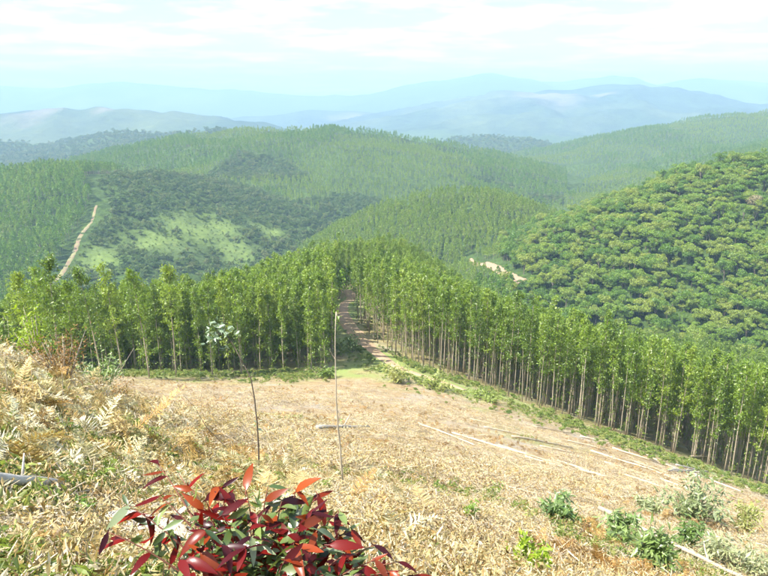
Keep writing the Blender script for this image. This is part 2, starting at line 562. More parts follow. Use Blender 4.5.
def ground_at(px, py, D0=2.0, D1=300.0):
    """first point where the line of sight through a picture point meets the ground"""
    D = np.exp(np.linspace(math.log(D0), math.log(D1), 500))
    u, v = (px - 384.0) / F_PX, (288.0 - py) / F_PX
    d = np.array([u, math.cos(PITCH) + v * math.sin(PITCH), -math.sin(PITCH) + v * math.cos(PITCH)])
    P = d[None] * (D / d[1])[:, None]
    gz = terrain(P[:, 0], P[:, 1])
    i = int(np.argmax(P[:, 2] < gz))
    if i == 0: i = len(D) - 1
    a, b = P[i - 1], P[i]
    ta, tb = a[2] - gz[i - 1], b[2] - gz[i]
    t = ta / (ta - tb + 1e-9)
    p = a + (b - a) * t
    return np.array([p[0], p[1], tz(p[0], p[1])])


def project(p):
    """picture coordinates of world points (n,3)"""
    p = np.atleast_2d(p)
    fw = p[:, 1] * math.cos(PITCH) - p[:, 2] * math.sin(PITCH)
    up = p[:, 1] * math.sin(PITCH) + p[:, 2] * math.cos(PITCH)
    return 384 + F_PX * p[:, 0] / fw, 288 - F_PX * up / fw, fw


# track centre line, used by the ground and by the trees that keep clear of it
TRACK = np.array([ground_at(*p) for p in [(470, 392), (440, 381), (412, 373), (393, 365), (376, 352), (358, 336), (347, 324)]]
                 + [unproj(341, 312, 152), unproj(344, 304, 165), unproj(352, 300, 172), unproj(350, 295, 185), unproj(335, 290, 200)])[:, :2]


def dist_poly(x, y, P):
    d = np.full(np.shape(x), 1e9)
    for a, b in zip(P[:-1], P[1:]):
        ab = b - a
        t = np.clip(((x - a[0]) * ab[0] + (y - a[1]) * ab[1]) / (ab @ ab), 0, 1)
        d = np.minimum(d, np.hypot(x - a[0] - t * ab[0], y - a[1] - t * ab[1]))
    return d


# stand edges in plan
RIGHT_EDGE = np.array([unproj(*p)[:2] for p in [(352, 320, 140), (372, 343, 124), (405, 360, 112), (440, 374, 105), (512, 398, 95), (600, 430, 86), (680, 458, 80), (768, 490, 74), (900, 540, 68)]])
LEFT_EDGE = np.array([unproj(*p)[:2] for p in [(-200, 380, 96), (60, 374, 99), (200, 374, 99), (334, 371, 101)]])


def in_poly(x, y, P):
    x, y = np.asarray(x), np.asarray(y)
    c = np.zeros(x.shape, bool)
    j = len(P) - 1
    for i in range(len(P)):
        xi, yi = P[i]; xj, yj = P[j]
        c ^= ((yi > y) != (yj > y)) & (x < (xj - xi) * (y - yi) / (yj - yi + 1e-12) + xi)
        j = i
    return c


LEFT_POLY = np.concatenate([LEFT_EDGE, [unproj(333, 345, 118)[:2], unproj(332, 322, 137)[:2], unproj(330, 305, 165)[:2], (-8, 186), (-30, 235), (-95, 235), (-165, 180)]])
CREST_POLY = np.array([(-8, 188), (10, 176), unproj(352, 318, 143)[:2], (14, 150), (60, 190), (70, 240), (40, 285), (-20, 285), (-60, 250), (-30, 235)])
RIGHT_POLY = np.concatenate([RIGHT_EDGE, [(110, 80), (150, 120), (135, 185), (75, 230), (14, 178)]])

# --- the sheet
def build_terrain():
    front = np.linspace(-R(44), R(44), 400)
    back = np.linspace(R(44), 2 * math.pi - R(44), 52)[1:-1]
    th = np.concatenate([front, back])
    rr = np.concatenate([[.35], np.exp(np.linspace(math.log(.7), math.log(11000), 860))])
    TH, RR = np.meshgrid(th, rr)
    X, Y = RR * np.sin(TH), RR * np.cos(TH)
    Z, own = terrain(X, Y, True)
    behind = (TH > R(44))
    Z = np.where(behind & (RR > 150), np.minimum(Z, -60), Z)
    nr, na = X.shape
    px, py, fw = project(np.stack([X.ravel(), Y.ravel(), Z.ravel()], 1))
    px, py = px.reshape(X.shape), py.reshape(X.shape)
    ok = (fw.reshape(X.shape) > 0)
    # where grass grows and soil lies bare
    grass = np.zeros(X.shape); bare = np.zeros(X.shape)
    dR, dL = dist_poly(X, Y, RIGHT_EDGE), dist_poly(X, Y, LEFT_EDGE)
    n1 = fbm(X / 4, Y / 4, 31, 3)
    n2 = fbm(X / 14, Y / 14, 32, 3)
    g = np.clip(1.25 - np.minimum(dR, dL) / 11 + .7 * n1, 0, 1)
    g = np.maximum(g, np.clip(1.3 - dist_poly(X, Y, TRACK) / 7 + .6 * n1, 0, 1))
    inside = in_poly(X, Y, LEFT_POLY) | in_poly(X, Y, RIGHT_POLY) | in_poly(X, Y, CREST_POLY)
    grass = np.where(RR < 240, np.where(inside, .35 + .3 * n1, g), grass)
    grass = np.where((RR < 110) & ~inside, np.maximum(grass, np.clip(.9 * n2 + .5 * n1 - .25, 0, .6)), grass)
    leftbank = np.clip((-X - 2 + 0 * Y) / 4, 0, 1) * (RR < 40)
    grass = np.maximum(grass, np.clip(leftbank * (.15 + 1.4 * n2), 0, .7))
    # pasture in the left valley and on the slope right of the firebreak
    def blob(cx, cy, D, rx, ry):
        c = unproj(cx, cy, D)
        return np.clip(1.4 - np.hypot((X - c[0]) / rx, (Y - c[1]) / ry) + .5 * fbm(X / 60, Y / 60, 41, 4), 0, 1)
    for b_ in PASTURES:
        grass = np.maximum(grass, np.where(RR > 240, blob(*b_), 0))
    for b_ in BARES:
        bare = np.maximum(bare, np.where(RR > 240, blob(*b_), 0))
    fbm_far = fbm(X / 500, Y / 500, 51, 4)
    grass = np.where(RR > 2000, np.clip(.0 + 1.5 * fbm_far, 0, .7), grass)
    idx = np.arange(nr * na).reshape(nr, na)
    jn = np.roll(np.arange(na), -1)
    quads = np.stack([idx[:-1, :], idx[1:, :], idx[1:, jn], idx[:-1, jn]], axis=-1).reshape(-1, 4)[:, ::-1]
    qown = own[:-1, :].ravel().copy()
    qr = RR[:-1, :].ravel()
    qown[qr < 240] = 0
    qown[(qown == 0) & (qr >= 240)] = 1
    V = np.stack([X, Y, Z], -1).reshape(-1, 3)
    G, B = grass.ravel(), bare.ravel()
    info = {
        'clearing': ('ground', 'felled hillside clearing of dry straw coloured soil and slash', M['ground']),
        'valley': ('valley_floor', 'low valley ground with pasture between the green hills', M['hill']),
        'native_hill': ('forest_hill', 'steep hillside of native forest at the right', M['hill']),
        'round_hill': ('round_hill', 'round green plantation hill in the middle of the valley', M['hill']),
        'plantation_hill': ('plantation_hill', 'left hill with a dark plantation and a firebreak running down it', M['hill']),
        'centre_hill': ('broad_hill', 'broad forested hill behind the pasture valley', M['hill']),
        'right_hill': ('sweeping_hill', 'long green hill sweeping down from the right', M['hill']),
        'middle_ridge': ('middle_ridge', 'green ridge behind the round hill', M['hill']),
        'hazy_ridge': ('hazy_ridge', 'hazy ridge behind the left plantation hill', M['hill']),
        'blue_hill': ('blue_hill', 'low blue hill with pale clearings at the left', M['farhill']),
        'blue_mountain': ('blue_mountain', 'blue mountain with pale clearings below its top', M['farhill']),
        'faint_ridge': ('faint_ridge', 'faint pale blue ridge in the centre distance', M['farhill']),
        'far_mountain': ('far_mountain', 'farthest pale mountain chain along the horizon', M['farhill']),
    }
    for i, k in enumerate(OWNERS):
        sel = quads[qown == i]
        if not len(sel): continue
        u, inv = np.unique(sel, return_inverse=True)
        nm, lab, mt = info[k]
        me = mesh_np(nm, V[u], quads=inv.reshape(-1, 4), mat=mt, smooth=True)
        for an, arr in (('grass', G), ('bare', B)):
            at = me.attributes.new(an, 'FLOAT', 'POINT')
            at.data.foreach_set('value', arr[u].astype(np.float32))
        tag(obj(nm, me), lab, kind='structure')


PASTURES = [(205, 250, 500, 34, 24), (266, 237, 540, 15, 16), (165, 264, 460, 34, 20), (240, 255, 480, 24, 20), (100, 262, 430, 14, 26)]
BARES = [(545, 118, 3900, 190, 260), (600, 116, 3950, 60, 120), (40, 130, 2800, 90, 150), (110, 122, 2900, 40, 150), (360, 120, 4700, 200, 200), (128, 177, 610, 22, 9)]
build_terrain()


def ribbon(name, P, width, lift, mat, label, jit=.25):
    """a strip of road laid over the ground"""
    P = np.asarray(P)
    seg = np.concatenate([[0], np.cumsum(np.hypot(*np.diff(P, axis=0).T))])
    n = max(12, int(seg[-1] / 1.2))
    t = np.linspace(0, seg[-1], n)
    cx, cy = np.interp(t, seg, P[:, 0]), np.interp(t, seg, P[:, 1])
    k = np.ones(7) / 7
    cx = np.convolve(np.pad(cx, 3, mode='edge'), k, 'valid'); cy = np.convolve(np.pad(cy, 3, mode='edge'), k, 'valid')
    tx, ty = np.gradient(cx), np.gradient(cy)
    l = np.hypot(tx, ty); nx, ny = -ty / l, tx / l
    w = np.interp(np.linspace(0, 1, n), np.linspace(0, 1, len(np.atleast_1d(width))), np.atleast_1d(width)) if hasattr(width, '__len__') else np.full(n, width)
    na = 7
    s = np.linspace(-.5, .5, na)
    ed = 1 + jit * fbm(t / 2.0, t * 0 + 3, 61, 3)
    X = cx[:, None] + nx[:, None] * s[None] * (w * ed)[:, None]
    Y = cy[:, None] + ny[:, None] * s[None] * (w * ed)[:, None]
    Z = terrain(X, Y) + lift
    Z[:, 0] -= lift * 1.5; Z[:, -1] -= lift * 1.5
    idx = np.arange(n * na).reshape(n, na)
    q = np.stack([idx[:-1, :-1], idx[:-1, 1:], idx[1:, 1:], idx[1:, :-1]], -1).reshape(-1, 4)
    me = mesh_np(name, np.stack([X, Y, Z], -1).reshape(-1, 3), quads=q, mat=mat, smooth=True)
    return tag(obj(name, me), label, kind='structure')


ROAD = np.array([ground_at(*p, D0=225, D1=800)[:2] for p in [(470, 258), (486, 264), (500, 271), (514, 278), (524, 283)]])
FIRE = np.array([unproj(*p)[:2] for p in [(98, 215, 505), (84, 238, 458), (74, 258, 432), (62, 275, 410), (50, 290, 392)]])
CRESTWAY = np.array([unproj(*p)[:2] for p in [(106, 174, 592), (118, 176, 600), (132, 180, 620), (160, 187, 660)]])
print('road', ROAD)
ribbon('forest_road', ROAD, [3, 4.5, 5, 5, 6], .25, M['road_cut'], 'raw earth road cut into the slope below the round hill')
ribbon('firebreak_track', FIRE, [2, 3, 3.5, 3.5], .25, M['red_track'], 'reddish bare track running down the firebreak of the left hill', .35)
ribbon('crest_track', CRESTWAY, [7, 7, 5, 3], .25, M['red_track'], 'pale track along the top of the bushy slope at the firebreak head', .6)
ribbon('dirt_track', TRACK, [1.2, 2.0, 3.0, 4.2, 3.6, 3.2, 3.0, 3.0, 3.0], .10, M['track'], 'pale dirt track winding between the two eucalyptus stands')

# ------------------------------------------------------------------ tree prototypes
PROTO = bpy.data.collections.new('prototypes')      # sources for scattered stuff; never linked to the scene


def proto(name, me):
    o = bpy.data.objects.new(name, me)
    PROTO.objects.link(o)
    return o


def euc_parts(seed, H=15.0, n_br=34, per=24, base=.40, spread=1.0):
    """slender plantation eucalyptus: bare stem and an airy narrow crown"""
    rg = np.random.default_rng(seed)
    tr = MB()
    bend = rg.normal(0, .25, 2)
    hs = np.linspace(0, 1, 9)
    axis = np.stack([bend[0] * hs ** 2, bend[1] * hs ** 2, hs * H], 1)
    axis[:, :2] += rg.normal(0, .03, (9, 2)) * hs[:, None]
    axis[0, 2] = -.6
    tr.tube(axis, list(.085 * (1 - .86 * hs) + .004), 6)
    cs, ds, ls, ws = [], [], [], []
    for i in range(n_br):
        t = base + (1 - base) * rg.random() ** .8
        p = np.array([np.interp(t, hs, axis[:, k]) for k in range(3)])
        az = rg.random() * 2 * math.pi
        el = R(rg.uniform(25, 60))
        rel = (t - base) / (1 - base)
        ln = spread * (rg.uniform(.7, 1.25)) * (1.75 * (1 - rel) ** .7 * min(1, .45 + rel * 2.5) + .22)
        d = np.array([math.cos(az) * math.cos(el), math.sin(az) * math.cos(el), math.sin(el)])
        e = p + d * ln
        mid = p + d * ln * .5 + np.array([0, 0, -.05])
        if i % 2 == 0: tr.tube([p, mid, e], [.018, .012, .005], 3, cap=False)
        u = rg.random(per) ** .6
        c = p[None] + d[None] * (ln * u)[:, None] + rg.normal(0, .17, (per, 3)) * (.5 + u)[:, None]
        dd = rg.normal(0, .55, (per, 3)) + np.array([0, 0, -.55]) + d * .4
        cs.append(c); ds.append(dd)
        ls.append(rg.uniform(.22, .48, per)); ws.append(rg.uniform(.08, .17, per))
    for _ in range(4):      # few wisps low on the stem
        t = rg.uniform(.08, base)
        p = np.array([np.interp(t, hs, axis[:, k]) for k in range(3)])
        c = p + rg.normal(0, .28, (10, 3))
        cs.append(c); ds.append(rg.normal(0, .6, (10, 3)) + np.array([0, 0, -.3])); ls.append(rg.uniform(.2, .4, 10)); ws.append(rg.uniform(.07, .14, 10))
    v, q = leaf_quads(np.concatenate(cs), np.concatenate(ds), np.concatenate(ls), np.concatenate(ws))
    return tr, v, q


EUC, EUC_LOW = [], []        # (trunk mesh, crown mesh)
EUC_JOIN, LOW_JOIN = [], []
for i in range(12):
    low = i >= 6
    k = i % 6
    tr, v, q = euc_parts(100 + i, H=13.0 if low else 14.5, base=[.36, .44, .40, .33, .46, .38][k] - (.25 if low else 0), n_br=[40, 34, 38, 42, 34, 40][k] + (20 if low else 0),
                         spread=[.95, .8, 1.0, .9, .78, .95][k] * (.95 if low else .9))
    tm = tr.mesh('eucalyptus_trunk', M['euc_bark'], True)
    cm = mesh_np('eucalyptus_crown', v, quads=q, mat=M['euc_leaf'])
    (EUC_LOW if low else EUC).append((tm, cm))
    j = MB()
    j.v = list(tr.v); j.f = list(tr.f); j.m = list(tr.m); j.n = tr.n
    j.add(v, [tuple(r) for r in q], 1)
    (LOW_JOIN if low else EUC_JOIN).append(proto('eucalyptus_source', j.mesh('eucalyptus_whole', [M['euc_bark'], M['euc_leaf']])))


def clump_tree(seed, H, W, lobes, per, leaf, mat_l, mat_b, core=.35, flat=.8, base=.35):
    """broad crown made of several uneven leaf masses on a forked trunk"""
    rg = np.random.default_rng(seed)
    mb = MB()
    mb.tube([(0, 0, -1.2), (rg.normal(0, .1), rg.normal(0, .1), H * base), (rg.normal(0, .3), rg.normal(0, .3), H * .7)], [H * .022, H * .016, H * .006], 5)
    cs, ds = [], []
    for k in range(lobes):
        a = rg.random() * 2 * math.pi
        rr_ = W * .5 * math.sqrt(rg.random()) * .75
        c = np.array([math.cos(a) * rr_, math.sin(a) * rr_, H * (base + .12 + (.9 - base - .15) * rg.random() * (1 - .5 * rr_ / (W * .5)))])
        rad = W * rg.uniform(.16, .27)
        if k % 2 == 0: mb.tube([(0, 0, H * base * .8), c * [.6, .6, .85], c], [H * .010, H * .007, H * .003], 3, cap=False)
        d = rg.normal(size=(per, 3)); d /= np.linalg.norm(d, axis=1, keepdims=True)
        d[:, 2] = np.abs(d[:, 2]) * 1.1 - .25
        rad_j = rad * (core + (1 - core) * rg.random(per) ** .35)
        cs.append(c + d * rad_j[:, None] * [1, 1, flat])
        ds.append(np.cross(d, rg.normal(size=(per, 3))) + [0, 0, -.15])
    C_, D_ = np.concatenate(cs), np.concatenate(ds)
    n = len(C_)
    v, q = leaf_quads(C_, D_, rg.uniform(leaf * .7, leaf * 1.4, n), rg.uniform(leaf * .4, leaf * .8, n))
    return mb, v, q


def joined(mb, v, q, mats, name):
    j = MB()
    j.v = list(mb.v); j.f = list(mb.f); j.m = list(mb.m); j.n = mb.n
    j.add(v, [tuple(r) for r in q], 1)
    return proto(name, j.mesh(name, mats))


NATIVE, NATIVE_JOIN = [], []
for i in range(6):
    H, W = [(9, 7), (11, 6.5), (8, 8), (12, 7.5), (7.5, 6), (10, 9)][i]
    mb, v, q = clump_tree(200 + i, H, W, 9 + i % 3 * 2, 150, .55, None, None)
    NATIVE.append((mb.mesh('native_trunk', M['dark_bark'], True), mesh_np('native_crown', v, quads=q, mat=M['native_leaf'])))
    NATIVE_JOIN.append(joined(mb, v, q, [M['dark_bark'], M['native_leaf']], 'native_source'))
BUSH_JOIN = []
for i in range(4):
    mb, v, q = clump_tree(300 + i, 5 + i, 5.5 + i * .6, 7, 60, .75, None, None, base=.2)
    BUSH_JOIN.append(joined(mb, v, q, [M['dark_bark'], M['bush_leaf']], 'hill_bush_source'))
FAR_EUC = []
for i in range(4):      # plantation tree for the hills half a kilometre away and beyond
    rg = np.random.default_rng(400 + i)
    mb = MB(); mb.tube([(0, 0, -1), (0, 0, 6), (.1, .1, 11)], [.11, .08, .02], 4)
    n = 130
    t = rg.random(n) ** .8
    rad = (2.1 * (1 - t ** 1.6) ** .6 + .15) * np.sqrt(rg.random(n))
    a = rg.random(n) * 2 * math.pi
    c = np.stack([rad * np.cos(a), rad * np.sin(a), 4.5 + t * 7.5], 1)
    d = rg.normal(0, .6, (n, 3)) + [0, 0, -.6]
    v, q = leaf_quads(c, d, rg.uniform(.7, 1.3, n), rg.uniform(.35, .7, n))
    FAR_EUC.append(joined(mb, v, q, [M['euc_bark'], M['euc_far']], 'far_eucalyptus_source'))


M['euc_young'] = leaf_mat('young_plantation_leaf', [(.17, .27, .03), (.22, .32, .035), (.27, .36, .045)], .42, .02, .01)
YOUNG = []
for i, o_ in enumerate(FAR_EUC):
    me_ = o_.data.copy(); me_.materials[1] = M['euc_young']
    YOUNG.append(proto('young_plantation_source', me_))


def scatter(name, P, rot, scl, pid, protos, label, cat=None):
    """one object of 'stuff': copies of the sources on the given points"""
    P = np.asarray(P, np.float32)
    n = len(P)
    me = bpy.data.meshes.new(name)
    me.vertices.add(n)
    me.vertices.foreach_set('co', P.ravel())
    a = me.attributes.new('turn', 'FLOAT_VECTOR', 'POINT'); a.data.foreach_set('vector', np.asarray(rot, np.float32).ravel())
    scl = np.asarray(scl, np.float32)
    if scl.ndim == 1: scl = np.repeat(scl[:, None], 3, 1)
    a = me.attributes.new('size', 'FLOAT_VECTOR', 'POINT'); a.data.foreach_set('vector', scl.ravel())
    a = me.attributes.new('pick', 'INT', 'POINT'); a.data.foreach_set('value', np.asarray(pid, np.int32))
    o = obj(name, me)
    gt = bpy.data.node_groups.new(name + '_nodes', 'GeometryNodeTree')
    gt.interface.new_socket('Geometry', in_out='INPUT', socket_type='NodeSocketGeometry')
    gt.interface.new_socket('Geometry', in_out='OUTPUT', socket_type='NodeSocketGeometry')
    gi, go = gt.nodes.new('NodeGroupInput'), gt.nodes.new('NodeGroupOutput')
    ip = gt.nodes.new('GeometryNodeInstanceOnPoints')
    gj = gt.nodes.new('GeometryNodeJoinGeometry')
    for p in protos:
        oi = gt.nodes.new('GeometryNodeObjectInfo'); oi.inputs['Object'].default_value = p
        ti = gt.nodes.new('GeometryNodeGeometryToInstance')
        gt.links.new(oi.outputs['Geometry'], ti.inputs[0])
        gt.links.new(ti.outputs[0], gj.inputs[0])

    def attr(nm, ty):
        q = gt.nodes.new('GeometryNodeInputNamedAttribute'); q.data_type = ty
        q.inputs['Name'].default_value = nm
        return q.outputs['Attribute']
    er = gt.nodes.new('FunctionNodeEulerToRotation')
    gt.links.new(attr('turn', 'FLOAT_VECTOR'), er.inputs[0])
    gt.links.new(gi.outputs[0], ip.inputs['Points'])
    gt.links.new(gj.outputs[0], ip.inputs['Instance'])
    ip.inputs['Pick Instance'].default_value = True
    gt.links.new(attr('pick', 'INT'), ip.inputs['Instance Index'])
    gt.links.new(er.outputs[0], ip.inputs['Rotation'])
    gt.links.new(attr('size', 'FLOAT_VECTOR'), ip.inputs['Scale'])
    gt.links.new(ip.outputs[0], go.inputs[0])
    md = o.modifiers.new('scatter', 'NODES'); md.node_group = gt
    tag(o, label, kind='stuff')
    return o


def upright(n, tilt=.04):
    return np.stack([RNG.normal(0, tilt, n), RNG.normal(0, tilt, n), RNG.random(n) * 6.283], 1)


def visible(P, margin=60):
    px, py, fw = project(P)
    return (fw > 0) & (px > -margin) & (px < 768 + margin)


# ------------------------------------------------------------------ plantation near the clearing
def grid_points(poly, sx, sy, ang, jit):
    x0, y0 = poly.min(0) - 5; x1, y1 = poly.max(0) + 5
    c = (poly.min(0) + poly.max(0)) / 2
    rad = np.hypot(x1 - x0, y1 - y0) / 2
    gx, gy = np.meshgrid(np.arange(-rad, rad, sx), np.arange(-rad, rad, sy))
    ca, sa = math.cos(ang), math.sin(ang)
    X = c[0] + gx * ca - gy * sa + RNG.normal(0, jit, gx.shape)
    Y = c[1] + gx * sa + gy * ca + RNG.normal(0, jit, gx.shape)
    X, Y = X.ravel(), Y.ravel()
    k = in_poly(X, Y, poly)
    return np.stack([X[k], Y[k]], 1)


def stand(poly, ang, near_gap=0):
    xy = grid_points(poly, 2.2, 1.75, ang, .35)
    k = dist_poly(xy[:, 0], xy[:, 1], TRACK) > 2.6
    xy = xy[k]
    z = terrain(xy[:, 0], xy[:, 1])
    P = np.column_stack([xy, z])
    return P[visible(P + [0, 0, 8], 50)]


GL = stand(LEFT_POLY, .15)
GR = stand(RIGHT_POLY, -.42)
GC = stand(CREST_POLY, .3)
dl = dist_poly(GL[:, 0], GL[:, 1], LEFT_EDGE)
dl = np.minimum(dl, dist_poly(GL[:, 0], GL[:, 1], LEFT_POLY[3:6]) + 1.5)
dr = dist_poly(GR[:, 0], GR[:, 1], RIGHT_EDGE[1:])
ol, orr = np.argsort(dl), np.argsort(dr)
NL, NR = 120, 175


def tree_thing(name, parts, P, scl, label, cat, group=None, pm=('trunk', 'crown'), rot=None):
    e = bpy.data.objects.new(name, None)
    COL.objects.link(e)
    e.empty_display_size = .3
    e.location = P
    e.rotation_euler = rot if rot is not None else (random.gauss(0, .02), random.gauss(0, .02), random.random() * 6.283)
    e.scale = scl if hasattr(scl, '__len__') else (scl,) * 3
    tag(e, label, cat, group)
    for n_, me in zip(pm, parts):
        obj(n_, me, e)
    return e


hvar = lambda: random.gauss(1.0, .085)


def where_left(px):
    return ('at the left end of' if px < 120 else 'in the middle of' if px < 240 else 'at the track end of')


def where_right(px):
    return ('beside the dirt track' if px < 440 else 'above the green verge' if px < 560 else 'behind the scattered felled poles' if px < 680 else 'at the picture edge')


for i in ol[:NL]:
    w = where_left(project(GL[i])[0][0])
    tree_thing('eucalyptus_tree', random.choice(EUC_LOW), GL[i], hvar() * 1.09, 'slender leafy eucalyptus ' + w + ' the stand left of the track', 'tree', 'eucalyptus trees ' + w + ' the left stand')
for i in orr[:NR]:
    w = where_right(project(GR[i])[0][0])
    tree_thing('eucalyptus_tree', random.choice(EUC), GR[i], hvar() * 1.02, 'tall bare stemmed eucalyptus edging the right stand ' + w, 'tree', 'eucalyptus trees of the right stand ' + w)
for nm, P, lab, pr in (('eucalyptus_stand', GL[ol[NL:]], 'dense plantation of slender eucalyptus left of the dirt track', LOW_JOIN),
                       ('eucalyptus_stand', GR[orr[NR:]], 'dense plantation of tall eucalyptus below the clearing at the right', EUC_JOIN),
                       ('eucalyptus_stand', GC, 'eucalyptus plantation over the spur crest behind the dirt track', LOW_JOIN)):
    n = len(P)
    s_ = np.clip(RNG.normal(1, .085, n), .75, 1.3) * (1.09 if 'left' in lab else 1.0)
    scatter(nm, P, upright(n), s_, RNG.integers(0, 6, n), pr, lab)
    print('stand', lab, n)


EUC_TALL = []
for i in range(3):
    tr, v, q = euc_parts(140 + i, H=13.0, base=.30, n_br=40, per=40, spread=1.35)
    EUC_TALL.append((tr.mesh('eucalyptus_trunk', M['euc_bark'], True), mesh_np('eucalyptus_crown', v, quads=q, mat=M['euc_leaf'])))
for i, (px, top, D, lab) in enumerate([(44, 258, 66, 'tallest single eucalyptus rising above the left bank'), (12, 275, 62, 'broad crowned eucalyptus at the left picture edge'), (28, 272, 72, 'eucalyptus between the edge tree and the tallest one'),
                                       (62, 280, 70, 'dark crowned eucalyptus right of the tallest one on the left'), (88, 268, 84, 'first of two tall eucalyptus rising before the firebreak foot'), (110, 267, 84, 'second of two tall eucalyptus rising before the firebreak foot'),
                                       (138, 270, 88, 'eucalyptus with a dark clumped top before the pasture'), (166, 268, 92, 'eucalyptus with a pointed top before the pasture valley'), (205, 278, 94, 'tall eucalyptus standing out near the middle of the left stand'),
                                       (235, 274, 96, 'tall eucalyptus left of the young blue leaved sapling top')]):
    T_ = unproj(px, top, D)
    gz_ = tz(T_[0], T_[1])
    tree_thing('eucalyptus_tree', EUC_TALL[i % 3], (T_[0], T_[1], gz_), (T_[2] - gz_) / 13.0, lab, 'tree', 'tall eucalyptus trees above the left bank')


# ------------------------------------------------------------------ forests on the hills
def hill_points(owner, D0, D1, px0, px1, spacing, jit=.3, cap=40000, seed=0, accept=None):
    """points on a hill inside the field of view, roughly one per spacing x spacing"""
    ta, tb = (px0 - 384) / F_PX / .97, (px1 - 384) / F_PX / .97
    Y, X = np.meshgrid(np.arange(D0, D1, spacing), np.arange(min(ta * D0, ta * D1), max(tb * D0, tb * D1), spacing))
    X = X.ravel() + RNG.normal(0, spacing * jit, X.size); Y = Y.ravel() + RNG.normal(0, spacing * jit, Y.size)
    k = (X > ta * Y) & (X < tb * Y)
    X, Y = X[k], Y[k]
    z, own = terrain(X, Y, True)
    r = np.hypot(X, Y)
    own = np.where((own == 0) & (r > 236), 1, own)
    k = np.isin(own, [OWNERS.index(o) for o in owner])
    k &= ~(in_poly(X, Y, RIGHT_POLY) | in_poly(X, Y, LEFT_POLY) | in_poly(X, Y, CREST_POLY))
    k &= (r > 236) | ((dist_poly(X, Y, RIGHT_EDGE) > 25) & (Y > 100) & ((X - Y * .3 > 10) | (Y > 160)))
    k &= (dist_poly(X, Y, ROAD) > 4.5) & ~((dist_poly(X, Y, ROAD - [0, 7]) < 5)) & (dist_poly(X, Y, CRESTWAY) > 8) & (dist_poly(X, Y, FIRE) > 6)
    P = np.column_stack([X[k], Y[k], z[k]])
    px, py, fw = project(P)
    if accept is not None:
        k = accept(P, px, py)
        P = P[k]
    # keep only faces that look towards the camera side (others cannot be seen)
    e = 4.0
    zx = (terrain(P[:, 0] + e, P[:, 1]) - P[:, 2]) / e
    zy = (terrain(P[:, 0], P[:, 1] + e) - P[:, 2]) / e
    nrm = np.column_stack([-zx, -zy, np.ones(len(P))])
    dot = (nrm * -P).sum(1) / np.linalg.norm(P, axis=1)
    P = P[dot > -.12]
    return P


def pasture_val(P):
    v = np.zeros(len(P))
    for (cx, cy, D, rx, ry) in PASTURES + BARES:
        c = unproj(cx, cy, D)
        v = np.maximum(v, 1.25 - np.hypot((P[:, 0] - c[0]) / rx, (P[:, 1] - c[1]) / ry) + .5 * fbm(P[:, 0] / 60, P[:, 1] / 60, 41, 4))
    return v


# firebreak line on the left hill, in plan
BREAK = np.array([unproj(*p)[:2] for p in [(112, 172, 600), (98, 178, 592), (92, 200, 540), (104, 218, 500), (84, 240, 455), (62, 275, 410), (40, 300, 380)]])


def left_of_break(P):
    xb = np.interp(P[:, 1], BREAK[::-1, 1], BREAK[::-1, 0])
    return P[:, 0] < xb - 5


def forest(name, P, protos, s0, s1, label):
    n = len(P)
    if n == 0:
        return
    s = RNG.uniform(s0, s1, n)
    scatter(name, P, upright(n, .05), s, RNG.integers(0, len(protos), n), protos, label)
    print('forest', label, n)


# native forest on the near right hillside: the nearest crowns are single trees
PN = hill_points(['native_hill'], 150, 620, 500, 830, 3.3, .42)
PV = hill_points(['valley', 'clearing'], 110, 430, 515, 830, 3.9)
PN = np.concatenate([PN, PV])
pxn, pyn, fwn = project(PN + [0, 0, 6])
score = fwn + 1000 * ((pxn < 430) | (pxn > 790)) + 400 * (pyn > 372)
on = np.argsort(score)
dead = unproj(745, 268, 300); di = int(np.argmin(np.hypot(PN[:, 0] - dead[0], PN[:, 1] - dead[1])))
on = on[on != di]
for i in on[:260]:
    tree_thing('broadleaf_tree', random.choice(NATIVE), PN[i], random.uniform(.38, 1.0), 'rounded broadleaf tree in the native forest behind the right eucalyptus stand', 'tree', 'native forest trees on the right hillside')
mbp, vp, qp = clump_tree(299, 9, 9, 9, 90, .45, None, None)
tree_thing('dry_tree', (mbp.mesh('dry_trunk', M['euc_bark']), mesh_np('dry_crown', vp, quads=qp, mat=M['pale_crown'])), PN[di] + [0, 0, 1.5], 1.1,
           'pale brownish dry crowned tree standing out of the green hillside forest', 'tree')
forest('native_forest', PN[on[260:]], NATIVE_JOIN, .32, 1.05, 'native forest covering the steep hillside at the right')

forest('plantation', hill_points(['round_hill'], 240, 640, 300, 640, 3.0), YOUNG, .55, .78, 'even plantation covering the round hill in the middle')
P1 = hill_points(['plantation_hill', 'valley'], 236, 720, -60, 400, 3.9)
lb = left_of_break(P1) & (P1[:, 1] < 640)
forest('plantation', P1[lb], FAR_EUC, .8, 1.1, 'dark plantation left of the firebreak on the left hill')
rest = P1[~lb & (dist_poly(P1[:, 0], P1[:, 1], BREAK) > 6)]
pv = pasture_val(rest)
past = rest[pv >= .2]
rest = rest[(pv < .6) & (RNG.random(len(rest)) < np.where(pv > .25, .3, .85))]
past = past[RNG.random(len(past)) < .75] + np.column_stack([RNG.normal(0, 2, (1, 2)), [[0]]])
past[:, 2] = terrain(past[:, 0], past[:, 1])
forest('pasture_scrub', past, BUSH_JOIN, .10, .3, 'low scrub dotting the pasture of the left valley')
forest('bushland', rest, BUSH_JOIN, .35, .95, 'scrubby bush on the slope right of the firebreak')
P2 = hill_points(['centre_hill'], 480, 1100, 60, 560, 4.6, .35)
P2 = P2[pasture_val(P2) < .5]
k2 = fbm(P2[:, 0] / 130, P2[:, 1] / 130, 71, 3) + (P2[:, 1] - 720) / 220 > 0
c2 = fbm(P2[:, 0] / 170 + 4, P2[:, 1] / 210, 73, 3) > .08
